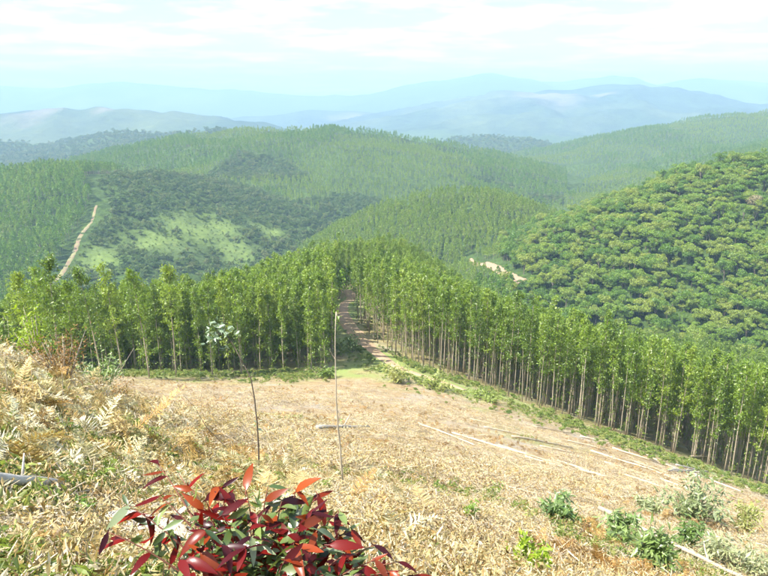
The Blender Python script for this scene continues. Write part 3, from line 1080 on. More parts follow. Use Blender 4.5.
forest('plantation', P2[k2 & ~c2], FAR_EUC, .55, .9, 'darker older plantation over the broad hill behind the pasture valley')
forest('young_plantation', P2[k2 & c2], YOUNG, .45, .7, 'lighter young plantation on the broad hill behind the pasture valley')
forest('bushland', P2[~k2], BUSH_JOIN, .5, 1.0, 'dark bush on the lower slope of the broad hill')
P4 = np.concatenate([hill_points(['valley', 'clearing', 'native_hill'], 160, 430, 330, 514, 3.6, .3), hill_points(['right_hill'], 240, 900, 400, 830, 4.2, .3), hill_points(['valley'], 430, 900, 400, 830, 4.4, .35), hill_points(['right_hill', 'valley'], 900, 1450, 400, 830, 5.4, .35)])
k4 = P4[:, 1] > 0
c4 = fbm(P4[:, 0] / 150 + 9, P4[:, 1] / 200, 74, 3) > -.02
forest('plantation', P4[~c4], FAR_EUC, .6, .95, 'darker older plantation on the long hill sweeping down from the right')
forest('young_plantation', P4[c4], YOUNG, .42, .68, 'lighter young plantation on the long hill sweeping down from the right')
P5 = hill_points(['middle_ridge', 'hazy_ridge', 'valley'], 1150, 2100, -40, 820, 11, .35)
forest('far_wood', P5, BUSH_JOIN, 1.0, 1.9, 'hazy woods over the ridges behind the green hills')

# ------------------------------------------------------------------ clearing: litter, ferns, shrubs, poles
M['dry_leaf'] = leaf_mat('dry_leaf', [(.15, .085, .03), (.36, .24, .095), (.52, .41, .20), (.58, .50, .29), (.64, .61, .49)], .28, .02, .25)
M['dead_fern'] = leaf_mat('dead_fern', [(.26, .14, .045), (.42, .29, .11), (.52, .43, .22), (.58, .54, .36), (.64, .63, .52)], .3, .02, .5)
M['rust_fern'] = leaf_mat('rust_fern', [(.20, .10, .03), (.34, .20, .065), (.44, .29, .11)], .3, .02, .6)
M['straw'] = leaf_mat('straw_grass', [(.34, .30, .10), (.52, .43, .22), (.60, .54, .33)], .3, .02, .4)
M['herb'] = leaf_mat('green_herb', [(.13, .21, .04), (.20, .28, .055), (.28, .34, .085), (.36, .37, .13)], .4, .03, .3)
M['lime'] = leaf_mat('lime_leaf', [(.20, .32, .02), (.32, .42, .03)], .45, .03)
M['regrowth'] = leaf_mat('regrowth_leaf', [(.10, .18, .04), (.16, .25, .06), (.24, .31, .11), (.33, .37, .20)], .34, .06, 2.0)
M['pale_regrowth'] = leaf_mat('pale_regrowth_leaf', [(.14, .20, .07), (.26, .31, .14), (.38, .40, .22)], .3, .06, 2.0)
M['seedling'] = leaf_mat('seedling_leaf', [(.13, .26, .02), (.22, .36, .03)], .45, .05)
M['glaucous'] = leaf_mat('glaucous_leaf', [(.22, .32, .20), (.34, .42, .31)], .3, .05)
M['orange_dead'] = leaf_mat('orange_dead_leaf', [(.20, .11, .04), (.32, .20, .08), (.42, .32, .16)], .3, .02, 2.0)
M['red_leaf'] = leaf_mat('red_leaf', [(.030, .005, .008), (.08, .007, .009), (.20, .010, .006), (.045, .010, .016), (.32, .06, .008), (.12, .007, .006)], .34, .022, None, .33)
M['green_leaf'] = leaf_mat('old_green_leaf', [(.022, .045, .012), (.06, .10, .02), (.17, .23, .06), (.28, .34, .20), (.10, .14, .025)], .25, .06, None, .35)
M['twig'] = bark_mat('twig_bark', [(.26, .20, .13), (.44, .37, .26), (.60, .54, .42)], 9.0, .3, .3)
M['dark_stem'] = bark_mat('dark_stem', [(.07, .05, .035), (.20, .16, .11)], 20.0, .2, .3)
M['red_stem'] = bark_mat('red_stem', [(.10, .03, .02), (.22, .09, .05)], 20.0, .2, .3)
M['pole'] = bark_mat('felled_pole_bark', [(.30, .22, .14), (.52, .42, .29), (.68, .60, .46)], 4.0, .5, .15)
M['grey_wood'] = bark_mat('weathered_wood', [(.22, .20, .17), (.42, .39, .34), (.58, .55, .50)], 10.0, .6, .2)


def pale_log_mat():
    m, nt, out = new_mat('pale_debarked_wood')
    tcn = nt.nodes.new('ShaderNodeTexCoord')
    f = noise(nt, 7, 6, .6, tcn.outputs['Object'])
    v = nt.nodes.new('ShaderNodeTexVoronoi'); v.feature = 'DISTANCE_TO_EDGE'; v.inputs['Scale'].default_value = 8.0
    nt.links.new(tcn.outputs['Object'], v.inputs['Vector'])
    c = ramp(nt, [(.26, .23, .18, .3), (.42, .39, .33, .55), (.54, .51, .45, .75)], f)
    c = mixrgb(nt, (.20, .16, .12), c, ramp(nt, [(0, 0, 0, .0), (1, 1, 1, .05)], v.outputs['Distance']))
    p = nt.nodes.new('ShaderNodeBsdfPrincipled'); p.inputs['Roughness'].default_value = .8
    nt.links.new(c, p.inputs['Base Color'])
    b = nt.nodes.new('ShaderNodeBump'); b.inputs['Strength'].default_value = .5; b.inputs['Distance'].default_value = .01
    nt.links.new(v.outputs['Distance'], b.inputs['Height']); nt.links.new(b.outputs[0], p.inputs['Normal'])
    nt.links.new(p.outputs[0], out.inputs[0])
    return m


M['pale_log'] = pale_log_mat()


def rnd_basis(rg, flat=.55):
    d = rg.normal(size=3) * [1, 1, flat]; d /= np.linalg.norm(d)
    w = np.cross(d, rg.normal(size=3) * [.5, .5, 1.5]); w /= np.linalg.norm(w)
    return d, w, np.cross(w, d)


def litter_clump(seed, rad, nleaf, ntwig, l0, l1, mat):
    rg = np.random.default_rng(seed)
    mb = MB()
    for _ in range(nleaf):
        d, w, n = rnd_basis(rg)
        a, rr_ = rg.random() * 6.283, rad * math.sqrt(rg.random())
        ln = rg.uniform(l0, l1)
        mb.blade((math.cos(a) * rr_, math.sin(a) * rr_, rg.uniform(-.02, .13) * min(1.3, rad / .4)), d, w, n, ln, ln * rg.uniform(.2, .4), 0, 2, rg.uniform(-.3, .4), rg.uniform(-.3, .6))
    for _ in range(ntwig):
        a, rr_ = rg.random() * 6.283, rad * .5 * math.sqrt(rg.random())
        d, w, n = rnd_basis(rg, .15)
        p = np.array([math.cos(a) * rr_, math.sin(a) * rr_, .05])
        ln = rg.uniform(.4, 1.3) * rad
        mb.tube([p - d * ln * .5, p + n * .03, p + d * ln * .5], [.008, .007, .003], 3, 1, False)
    return proto('litter_source', mb.mesh('litter', [mat, M['twig']]))


def tuft(seed, n, h, spread, mat, wid=.008):
    rg = np.random.default_rng(seed)
    mb = MB()
    for _ in range(n):
        a = rg.random() * 6.283
        lean = rg.uniform(.1, spread)
        d = np.array([math.cos(a) * lean, math.sin(a) * lean, 1.0]); d /= np.linalg.norm(d)
        w = np.array([-math.sin(a), math.cos(a), 0])
        mb.blade((math.cos(a) * .04 * rg.random(), math.sin(a) * .04 * rg.random(), -.02), d, w, np.cross(w, d) * -1 + [0, 0, .3], h * rg.uniform(.5, 1.15), wid * rg.uniform(.7, 1.4), 0, 3, rg.uniform(.1, .7), .2)
    return proto('grass_source', mb.mesh('tuft', mat))


def frond_mesh(seed, L_, mat, pairs=17, wid=.34, droop=.45, curl=.0):
    """bracken frond: arched rib and two rows of toothed leaflets"""
    rg = np.random.default_rng(seed)
    mb = MB()
    ts = np.linspace(0, 1, 8)
    rib = np.stack([L_ * ts * .86, rg.normal(0, .01) * L_ * ts, L_ * (.75 * ts - droop * 1.25 * ts ** 2)], 1)
    mb.tube(rib, list(.006 * (1 - .85 * ts) * (L_ / .6 + .4)), 4, 0, False)
    for i in range(pairs):
        t = .16 + .82 * i / pairs
        p = np.array([np.interp(t, ts, rib[:, k]) for k in range(3)])
        tg = np.array([np.interp(min(1, t + .03), ts, rib[:, k]) - np.interp(t - .03, ts, rib[:, k]) for k in range(3)]); tg /= np.linalg.norm(tg)
        for sd in (-1, 1):
            if rg.random() < .07: continue
            d = np.array([0, sd, 0]) * 1.0 + tg * .45 + rg.normal(0, .10, 3) + [0, 0, -.15 - curl * rg.random()]
            d /= np.linalg.norm(d)
            ln = L_ * wid * (1 - t) ** .75 * rg.uniform(.8, 1.1) + .012
            n = np.cross(d, tg) * sd
            mb.blade(p, d, tg, n, ln, L_ * .042, 0, 2, rg.uniform(.1, .5) + curl * .3, .3)
    return mb.mesh('frond', mat)


def herb_clump(seed, n, rad, h, leaf, mat, wfrac=.4):
    rg = np.random.default_rng(seed)
    mb = MB()
    for _ in range(max(3, n // 9)):
        a, rr_ = rg.random() * 6.283, rad * math.sqrt(rg.random())
        tip = np.array([math.cos(a) * rr_, math.sin(a) * rr_, h * rg.uniform(.6, 1.1)])
        mb.tube([tip * [.3, .3, 0] - [0, 0, .03], tip * [.8, .8, .6], tip], [.006, .005, .003], 3, 0, False)
        for _k in range(9):
            t = rg.uniform(.35, 1.0)
            p = tip * [.3 + .7 * t, .3 + .7 * t, t]
            d, w, nn = rnd_basis(rg, .5)
            mb.blade(p, d, w, nn, leaf * rg.uniform(.6, 1.3), leaf * wfrac * rg.uniform(.7, 1.2), 0, 2, rg.uniform(0, .5), .3)
    return mb.mesh('herb', mat)


LITTER = [litter_clump(500 + i, .42, 64, 6, .02, .07, M['dry_leaf']) for i in range(5)]
SLASH = [litter_clump(520 + i, .9, 64, 12, .04, .13, M['dry_leaf']) for i in range(4)]
STRAW = [tuft(540 + i, 16, .34, .9, M['straw']) for i in range(3)]
HERB = [proto('herb_source', herb_clump(560 + i, 45, .16, .22, .09, M['herb'])) for i in range(3)]
FERN = [proto('fern_source', frond_mesh(580 + i, .62, M['dead_fern'], droop=[.35, .5, .6, .45][i], curl=[0, .3, .6, .2][i])) for i in range(4)]
RFERN = [proto('rust_fern_source', frond_mesh(585 + i, .62, M['rust_fern'], droop=[.35, .5, .6][i], curl=[.2, .4, .6][i])) for i in range(3)]
GFERN = [proto('green_fern_source', frond_mesh(590 + i, .5, M['herb'], droop=.5)) for i in range(2)]
SHRUB = []
for i in range(4):
    mb, v, q = clump_tree(600 + i, 1.0, 1.1, 6, 60, .13, None, None, base=.1)
    SHRUB.append(joined(mb, v, q, [M['twig'], M['herb']], 'shrub_source'))


def fan(n, r0, r1, a0=-37, a1=37):
    r = np.exp(RNG.uniform(math.log(r0), math.log(r1), n))
    a = np.radians(RNG.uniform(a0, a1, n))
    return r * np.sin(a), r * np.cos(a)


def outside_stands(X, Y):
    k = ~(in_poly(X, Y, LEFT_POLY) | in_poly(X, Y, RIGHT_POLY) | in_poly(X, Y, CREST_POLY))
    return k & (dist_poly(X, Y, TRACK) > 1.8) & ((Y < 104))


LOG_A, LOG_B = ground_at(106, 536), ground_at(206, 564)


def clear_of_log(X, Y):
    m_ = (LOG_A + LOG_B)[:2] / 2
    return dist_poly(X, Y, np.array([LOG_A[:2], LOG_B[:2]])) > .55


def lay(X, Y, tilt=.25, lift=0.0):
    """points on the ground and turns that follow its slope"""
    Z = terrain(X, Y)
    e = .25
    zx = (terrain(X + e, Y) - Z) / e; zy = (terrain(X, Y + e) - Z) / e
    n = len(X)
    rot = np.stack([np.arctan(zy) + RNG.normal(0, tilt, n), -np.arctan(zx) + RNG.normal(0, tilt, n), RNG.random(n) * 6.283], 1)
    # turn about the plant's own axis first, then lean: build from matrices
    out = np.empty((n, 3))
    for i in range(n):
        m_ = Euler((rot[i, 0], rot[i, 1], 0)).to_matrix() @ Matrix.Rotation(rot[i, 2], 3, 'Z')
        out[i] = m_.to_euler()
    return np.column_stack([X, Y, Z + lift]), out


def sow(name, X, Y, keep, protos, s0, s1, label, tilt=.25, lift=0.0):
    X, Y = X[keep], Y[keep]
    P, rot = lay(X, Y, tilt, lift)
    n = len(P)
    scatter(name, P, rot, RNG.uniform(s0, s1, n), RNG.integers(0, len(protos), n), protos, label)
    print('sow', name, n)


X, Y = fan(17000, 2.6, 40)
sow('dry_leaf_litter', X, Y, outside_stands(X, Y), LITTER, .6, 1.2, 'dry curled leaf litter strewn over the clearing', .3, .01)
X, Y = fan(15000, 16, 108)
k = outside_stands(X, Y) & (fbm(X / 7, Y / 7, 81, 3) + .25 > RNG.random(len(X)) * .6 - .1)
sow('felling_slash', X, Y, k, SLASH, .5, 1.25, 'dead twigs and leaves left from felling on the far half of the clearing', .25, .02)
X, Y = fan(9000, 3.2, 80)
k = outside_stands(X, Y) & (fbm(X / 5, Y / 5, 82, 3) > -.15)
sow('dry_grass', X, Y, k, STRAW, .5, 1.2, 'straw coloured grass tufts between the slash', .25)
X, Y = fan(7000, 3.0, 60)
gl = fbm(X / 6, Y / 6, 83, 3) + np.clip(-X / (Y + .1) * .30, 0, .2) - np.clip(Y / 60, 0, .5)
sow('low_herbs', X, Y, outside_stands(X, Y) & (gl > .12), HERB, .5, 1.3, 'small green weeds sprouting through the dry litter', .2)
# bracken: thick on the left bank, in patches elsewhere
X, Y = fan(9000, 3.0, 26, -40, 5)
a_ = np.degrees(np.arctan2(X, Y))
k = outside_stands(X, Y) & (RNG.random(len(X)) < np.clip((-a_ - 6) / 14, .06, 1)) & (fbm(X / 2.5, Y / 2.5, 84, 3) > -.3) & (np.hypot(X, Y) > 5.2) & clear_of_log(X, Y)
sow('dead_bracken', X, Y, k, FERN, .55, 1.25, 'thicket of dead pale bracken on the left bank', .45, .0)
X, Y = fan(11000, 8, 90, -24, 37)
k = outside_stands(X, Y) & (fbm(X / 5.5, Y / 5.5, 85, 3) > .06)
sow('bracken_patch', X, Y, k, RFERN, .45, 1.05, 'rusty patches of dead bracken over the open clearing', .5)
X, Y = fan(2600, 4.6, 22, -40, -8)
sow('green_bracken', X, Y, outside_stands(X, Y) & clear_of_log(X, Y) & (fbm(X / 1.6, Y / 1.6, 86, 2) > .1), GFERN, .5, 1.1, 'yellow green fronds among the dead bracken of the left bank', .4)
# verge below the stands
def verge(n, edge, w, side):
    t = RNG.random(n) * (len(edge) - 1)
    i = t.astype(int); f = (t - i)[:, None]
    p = edge[i] * (1 - f) + edge[i + 1] * f
    d = edge[i + 1] - edge[i]; d /= np.linalg.norm(d, axis=1, keepdims=True)
    nrm = np.column_stack([d[:, 1], -d[:, 0]]) * side
    return (p + nrm * (np.abs(RNG.normal(0, w, n)) - 1.0)[:, None]).T
x1, y1 = verge(2600, RIGHT_EDGE[1:], 8.0, 1)
x2, y2 = verge(1300, LEFT_EDGE[1:], 6.5, 1)
x3, y3 = verge(260, TRACK[1:8], 4.5, -1)
x4, y4 = verge(260, TRACK[1:8], 5.0, 1)
X, Y = np.concatenate([x1, x2, x3, x4]), np.concatenate([y1, y2, y3, y4])
k = (dist_poly(X, Y, TRACK) > 2.2) & (fbm(X / 5, Y / 5, 87, 3) > -.35)
sow('verge_undergrowth', X, Y, k, SHRUB, .3, .95, 'green weeds and low shrubs along the foot of the eucalyptus stands', .1)


def thing(name, label, cat, loc, rot=(0, 0, 0), scl=1.0, group=None):
    e = bpy.data.objects.new(name, None)
    COL.objects.link(e)
    e.empty_display_size = .2
    e.location = loc; e.rotation_euler = rot; e.scale = (scl,) * 3
    return tag(e, label, cat, group)


# --- felled poles and logs
def pole(a, b, rad, label, mat='pole', group=None, name='felled_pole', lift=.7, taper=.6, stubs=2, cat='log', sides=8):
    A, B = ground_at(*a), ground_at(*b)
    n = 9
    ts = np.linspace(0, 1, n)
    xy = A[None, :2] * (1 - ts[:, None]) + B[None, :2] * ts[:, None]
    gz = terrain(xy[:, 0], xy[:, 1])
    rads = rad * (1 - (1 - taper) * ts)
    lin = np.polyval(np.polyfit(ts, gz, 1 if np.hypot(*(B - A)[:2]) < 6 or lift > 4 else 2), ts)
    z = lin + max(0, (gz - lin).max()) * .7 + rads * lift + .06
    P = np.column_stack([xy, z]) + np.random.default_rng(int(abs(a[0]) * 3 + abs(a[1]))).normal(0, rad * .12, (n, 3))
    o_ = P[0].copy()
    e = thing(name, label, cat, o_, group=group)
    mb = MB(); mb.tube(P - o_, list(rads), sides)
    obj('stem', mb.mesh('stem', M[mat], True), e)
    rg = np.random.default_rng(int(a[1] * 7))
    for _ in range(stubs):
        t = rg.uniform(.25, .95)
        p = P[0] * (1 - t) + P[-1] * t - o_
        p = np.array([np.interp(t, ts, P[:, k_]) for k_ in range(3)]) - o_
        d = rg.normal(size=3) + [0, 0, .8]; d /= np.linalg.norm(d)
        m2 = MB(); m2.tube([p, p + d * rad * rg.uniform(3, 7)], [rad * .3, rad * .12], 5)
        obj('branch_stub', m2.mesh('branch_stub', M[mat], True), e)
    return e


pole((598, 520), (742, 588), .07, 'longest pale felled pole running down past the green regrowth bushes', stubs=3, lift=4.5)
pole((317, 431), (369, 429), .11, 'short grey log lying alone on the open clearing behind the bare sapling', 'grey_wood', stubs=1, lift=1.3)
G_ = 'pale felled poles below the right stand'
for i, (a, b, r_) in enumerate([((512, 438), (572, 449), .10), ((533, 427), (572, 434), .10), ((580, 437), (640, 451), .11), ((612, 449), (684, 471), .11), ((556, 462), (604, 477), .08),
                                ((645, 455), (690, 476), .11), ((688, 473), (742, 493), .12), ((716, 478), (775, 499), .12), ((618, 474), (664, 489), .08), ((590, 452), (650, 470), .09)] + [((px_, py_), (px_ + l_, py_ + l_ * sl_), .07) for px_, py_, l_, sl_ in
                                [(540, 447, 34, .2), (566, 441, 40, .24), (604, 463, 44, .3), (630, 461, 38, .34), (660, 480, 40, .35), (700, 490, 46, .3), (575, 470, 30, .25), (525, 458, 36, .27), (600, 440, 30, .2), (650, 470, 34, .4), (484, 428, 40, .2)]]):
    pole(a, b, r_, 'pale felled pole lying downhill along the right side of the clearing', group=G_)
for i, (a, b, r_) in enumerate([((418, 425), (474, 446), .06), ((452, 434), (536, 458), .07), ((498, 446), (560, 466), .06), ((470, 420), (520, 431), .07)]):
    pole(a, b, r_, 'thin felled pole lying on the bare middle of the clearing', group='thin poles in the middle of the clearing')
for i, (a, b, r_) in enumerate([((670, 470), (704, 474), .12), ((676, 467), (708, 473), .11), ((668, 474), (698, 470), .10)]):
    pole(a, b, r_, 'grey pole of the small heap in front of the right stand', 'grey_wood', group='heap of grey poles below the right stand', lift=1.0 + i)
pole((690, 462), (752, 460), .06, 'thin pale pole leaning level against the stems at the far right', 'pole', stubs=0, lift=14)
pole((-14, 508), (72, 503), .055, 'grey weathered branch lying on the left bank', 'grey_wood', name='fallen_branch', cat='branch', stubs=2, lift=4.2)
pole((66, 534), (132, 552), .012, 'thin pale stick lying beside the white log', 'twig', name='dry_stick', cat='stick', stubs=1)
pole((20, 548), (58, 566), .010, 'thin pale stick in the bottom corner of the left bank', 'twig', name='dry_stick', cat='stick', stubs=1)
pole((60, 533), (98, 533), .010, 'thin level stick in front of the green weed patch', 'twig', name='dry_stick', cat='stick', stubs=0)
for i in range(34):
    px, py = random.uniform(200, 760), random.uniform(400, 570)
    if py < 400 + max(0, (px - 400)) * .26 + 12: continue
    ln = random.uniform(18, 45)
    an = random.gauss(.25, .5)
    pole((px, py), (px + ln * math.cos(an), py + ln * math.sin(an) * .6), .012 + .018 * max(0, (480 - py) / 80), 'thin dead stick lying in the dry litter of the clearing', 'twig', name='dry_stick', cat='stick',
         stubs=2, group='dead sticks scattered over the clearing', sides=5)

# white debarked log under the red shrub
pA, pB = LOG_A, LOG_B
e = thing('pale_log', 'white debarked log under the left edge of the red shrub', 'log', pA)
d_ = (pB - pA) / np.linalg.norm(pB - pA)
mb = MB()
ts = np.linspace(0, 1, 10)
lr = [.09, .13, .145, .15, .15, .155, .15, .145, .13, .10]
mb.tube([pA * 0 + d_ * np.linalg.norm(pB - pA) * t + [0, 0, .13] + RNG.normal(0, .006, 3) for t in ts], lr, 14)
obj('stem', mb.mesh('stem', M['pale_log'], True), e)
mb = MB(); p_ = d_ * np.linalg.norm(pB - pA) * .35 + [0, 0, .2]
mb.tube([p_, p_ + [-.02, -.03, .07]], [.035, .022], 8)
obj('branch_stub', mb.mesh('branch_stub', M['pale_log'], True), e)


# --- standing thin stems
def stem_from_pixels(name, label, cat, base, path, r0, r1, mat, leaves=None, leaf_mat_=None, leaf_len=.10):
    """a thin upright stem whose foot stands on the ground at a picture point and whose bends follow the photograph at that distance"""
    B = ground_at(*base)
    P = [B - [0, 0, .05]] + [unproj(px, py, B[1] + dD) for px, py, dD in path]
    e = thing(name, label, cat, B)
    mb = MB(); n = len(P)
    rg = np.random.default_rng(int(base[0]))
    Q, rads = [], []
    for i in range(n - 1):
        for t in (0, .33, .66):
            Q.append(P[i] * (1 - t) + P[i + 1] * t + rg.normal(0, .006, 3) - B); rads.append(r0 + (r1 - r0) * (i + t) / (n - 1))
    Q.append(P[-1] - B); rads.append(r1)
    mb.tube(Q, rads, 6)
    obj('stem', mb.mesh('stem', M[mat], True), e)
    for (t0, side) in ((.35, 1), (.5, -1), (.62, 1), (.8, -1)):
        q = Q[int(t0 * (len(Q) - 1))]
        m2 = MB(); m2.tube([q, q + np.array([side * .05, .02, .08]), q + np.array([side * .11, .02, .20])], [r1 * .8, r1 * .6, r1 * .3], 4)
        obj('twig', m2.mesh('twig', M[mat]), e)
    if leaves:
        for (px, py, rx, ry, cnt) in leaves:
            c = unproj(px, py, B[1]) - B
            k_ = B[1] / F_PX
            # side twig that carries the leaves
            q = Q[-1] if py < 400 else Q[len(Q) // 2]
            m3 = MB(); m3.tube([q, (q + c) / 2 + [0, 0, .05], c], [r1, r1 * .8, r1 * .4], 4, cap=False)
            obj('twig', m3.mesh('twig', M[mat]), e)
            for _ in range(cnt):
                p = c + rg.normal(0, .42, 3) * [rx * k_, rx * k_ * .6, ry * k_]
                d, w, nn = rnd_basis(rg, .8); d[2] -= .3; d /= np.linalg.norm(d)
                m4 = MB(); ll = leaf_len * rg.uniform(.7, 1.3)
                m4.blade((0, 0, 0), d, w, nn, ll, ll * .42, 0, 3, .2, .25)
                obj('leaf', m4.mesh('leaf', M[leaf_mat_]), e, p)
    return e


stem_from_pixels('bare_sapling', 'tall bare pale sapling standing alone in front of the dirt track', 'sapling', (343, 492),
                 [(341, 458, 0), (338, 428, 0), (336, 400, 0), (335, 360, .1), (336, 312, .2)], .022, .008, 'twig', [(337, 318, 6, 14, 12), (341, 420, 5, 8, 3)], 'seedling', .07)
stem_from_pixels('young_eucalyptus', 'thin dark young eucalyptus with pale blue leaves at its top', 'sapling', (259, 474),
                 [(258, 440, 0), (256, 410, 0), (251, 378, 0), (236, 350, .1), (226, 334, .2)], .020, .008, 'dark_stem',
                 [(222, 330, 17, 13, 60), (212, 338, 10, 8, 22), (257, 425, 5, 10, 5)], 'glaucous', .11)
stem_from_pixels('leaning_stem', 'dark dead stem leaning over the bracken left of the young eucalyptus', 'stem', (240, 462),
                 [(225, 446, 0), (207, 428, 0), (195, 408, 0), (183, 394, 0)], .012, .004, 'dark_stem')
for base, top, lab in (((33, 408), (31, 366), 'white dry stalk rising from the bracken of the left bank'), ((7, 400), (4, 352), 'pale dry stalk with drooping tip at the left picture edge'),
                       ((62, 412), (62, 372), 'short greenish stalk right of the white dry stalk'), ((100, 400), (134, 348), 'slanting pale dry stalk reaching up over the left bank'),
                       ((48, 372), (74, 316), 'broken pale stick poking out above the orange dead shrub'), ((475, 548), (476, 512), 'thin upright stick below the bright green seedling')):
    stem_from_pixels('dry_stalk', lab, 'stalk', base, [((base[0] + top[0]) / 2 + 1, (base[1] + top[1]) / 2, 0), (top[0], top[1], 0)], .009, .004, 'twig')


# --- shrubs and seedlings
def leafy(name, label, cat, px, py, wpx, hpx, mat, seed, leaf=.10, n=260, wfrac=.32, group=None, D=None, lobes=6, stem_mat='twig', lift=0):
    """shrub with several stems and its leaves in one foliage mesh; foot at a picture point, size read off the picture"""
    B = ground_at(px, py) if D is None else unproj(px, py, D)
    if D is not None: B[2] = tz(B[0], B[1])
    k_ = math.hypot(B[1], B[2]) / F_PX
    W, H = wpx * k_ * 1.05, hpx * k_ * 1.3
    rg = np.random.default_rng(seed)
    e = thing(name, label, cat, B, (0, 0, 0), 1.0, group)
    st, fo = MB(), MB()
    for j in range(lobes):
        a = rg.random() * 6.283; rr_ = W * .5 * math.sqrt(rg.random()) * .85
        tip = np.array([math.cos(a) * rr_, math.sin(a) * rr_, H * rg.uniform(.55, 1.0) * (1 - .35 * rr_ / (W * .5))])
        mid = tip * [.55, .55, .5]
        st.tube([(tip[0] * .1, tip[1] * .1, -.05), mid, tip], [.012 * (H + .3), .009 * (H + .3), .004], 5, 0)
        for _ in range(int(n * 1.5) // lobes):
            t = rg.random() ** .6
            p = np.array([tip[0] * (.1 + .9 * t), tip[1] * (.1 + .9 * t), tip[2] * t ** .9 + .02]) + rg.normal(0, .10, 3) * [W, W, H * .8] * (.35 + t * .5)
            p[2] = max(p[2], .02)
            d, w, nn = rnd_basis(rg, .6); d = d + [tip[0] * .5 / W, tip[1] * .5 / W, -.15]; d /= np.linalg.norm(d)
            ll = leaf * rg.uniform(.6, 1.35)
            fo.blade(p, d, w, nn, ll, ll * wfrac, 0, 2, rg.uniform(0, .5), .25)
    obj('stem', st.mesh('stem', M[stem_mat], True), e)
    obj('foliage', fo.mesh('foliage', M[mat]), e)
    return e


leafy('regrowth_bush', 'compact green regrowth bush standing alone left of the long pole', 'bush', 561, 527, 44, 30, 'regrowth', 1, .20, 420, .3, lobes=9)
leafy('regrowth_bush', 'dark green regrowth bush cut across by the long felled pole', 'bush', 616, 549, 56, 30, 'regrowth', 2, .20, 460, .3, lobes=10)
leafy('regrowth_bush', 'leafy green regrowth bush at the bottom edge below the long pole', 'bush', 655, 577, 44, 42, 'regrowth', 3, .17, 420, .32, lobes=9)
leafy('regrowth_bush', 'small green regrowth bush just above the long pole', 'bush', 684, 548, 38, 26, 'regrowth', 4, .19, 300, .3)
leafy('regrowth_bush', 'largest pale green heap of regrowth before the right stand', 'bush', 690, 522, 70, 44, 'pale_regrowth', 5, .26, 620, .32, lobes=13)
leafy('regrowth_bush', 'bright green low bush near the right picture edge', 'bush', 748, 536, 46, 26, 'herb', 6, .20, 380, .3)
leafy('regrowth_bush', 'pale low spread of regrowth left of the largest pale heap', 'bush', 650, 513, 40, 18, 'pale_regrowth', 7, .22, 280, .3)
leafy('regrowth_bush', 'pale cut regrowth in the bottom right corner', 'bush', 742, 574, 70, 34, 'pale_regrowth', 8, .18, 480, .3, lobes=11)
leafy('regrowth_bush', 'pale green bush in the gap between the corner regrowth and the pole', 'bush', 708, 562, 34, 22, 'pale_regrowth', 9, .17, 240, .3)
leafy('lime_shrub', 'lime yellow shrub at the bottom edge right of the red shrub', 'shrub', 532, 586, 40, 42, 'lime', 10, .09, 260, .4, lobes=9)
leafy('seedling', 'round bright green seedling nearest the bare middle of the clearing', 'seedling', 498, 495, 13, 13, 'seedling', 11, .10, 70, .4, lobes=4)
leafy('seedling', 'bright green seedling above the upright stick', 'seedling', 472, 524, 17, 24, 'seedling', 12, .085, 80, .45, lobes=4)
leafy('seedling', 'dull green seedling behind the other two seedlings', 'seedling', 443, 501, 17, 13, 'herb', 13, .09, 70, .4, lobes=4)
leafy('seedling', 'small pale seedling among the litter in front of the lime shrub', 'seedling', 430, 560, 18, 22, 'herb', 14, .06, 70, .4, lobes=4)
leafy('green_bush', 'leafy green bush at the bend where the track meets the clearing', 'bush', 400, 382, 46, 20, 'herb', 15, .5, 420, .4, lobes=10)
leafy('green_bush', 'low green bush on the verge right of the track bend', 'bush', 437, 390, 40, 15, 'herb', 16, .5, 340, .4, lobes=9)
leafy('green_bush', 'green bush on the verge under the left stand beside the track', 'bush', 322, 378, 34, 12, 'herb', 17, .5, 260, .4)
leafy('green_bush', 'dark bush inside the shade beside the dirt track', 'bush', 352, 352, 22, 18, 'regrowth', 18, .5, 240, .4)
leafy('green_bush', 'green bush on the verge farther along the right stand', 'bush', 490, 402, 40, 12, 'herb', 19, .5, 260, .4)
leafy('orange_shrub', 'orange brown dead shrub on top of the left bank', 'shrub', 62, 372, 74, 52, 'orange_dead', 20, .08, 900, .35, D=15, lobes=14)
leafy('lime_shrub', 'tall lime green shrub behind the orange dead shrub', 'shrub', 42, 368, 46, 62, 'lime', 21, .14, 460, .4, D=19, lobes=12)
leafy('yellow_shrub', 'yellow green shrub at the left picture edge behind the bank', 'shrub', 12, 372, 52, 50, 'herb', 22, .15, 460, .4, D=20, lobes=11)
leafy('green_bush', 'dark green bush right of the orange dead shrub', 'bush', 100, 378, 52, 40, 'regrowth', 23, .16, 460, .35, D=21, lobes=11)
leafy('green_weed', 'fresh green weed patch below the grey branch', 'weed', 78, 526, 48, 16, 'seedling', 24, .06, 420, .35, lobes=16)
leafy('green_weed', 'small bright green plant at the left edge of the bank', 'weed', 50, 386, 14, 14, 'seedling', 25, .08, 80, .4, lobes=5)
leafy('green_weed', 'small bright weed in the bottom left corner', 'weed', 6, 562, 18, 14, 'seedling', 26, .05, 80, .4, lobes=5)
for i, (px, py, w, h) in enumerate([(112, 442, 60, 22), (140, 470, 66, 26), (30, 440, 60, 22), (60, 480, 50, 20), (180, 452, 50, 18), (20, 410, 50, 22), (110, 405, 60, 24)]):
    leafy('dead_shrub', ['pale dead leafy heap in the middle of the left bank', 'heap of pale curled leaves behind the white log', 'grey dead shrub at the left edge of the bank', 'brown dead shrub above the grey branch',
                         'straw coloured dead shrub behind the red sprig', 'pale dead shrub beneath the white dry stalk', 'pale dead shrub under the slanting stalk'][i], 'shrub', px, py, w, h, 'dead_fern' if i % 2 else 'dry_leaf', 40 + i, .085, 420, .35, lobes=12)

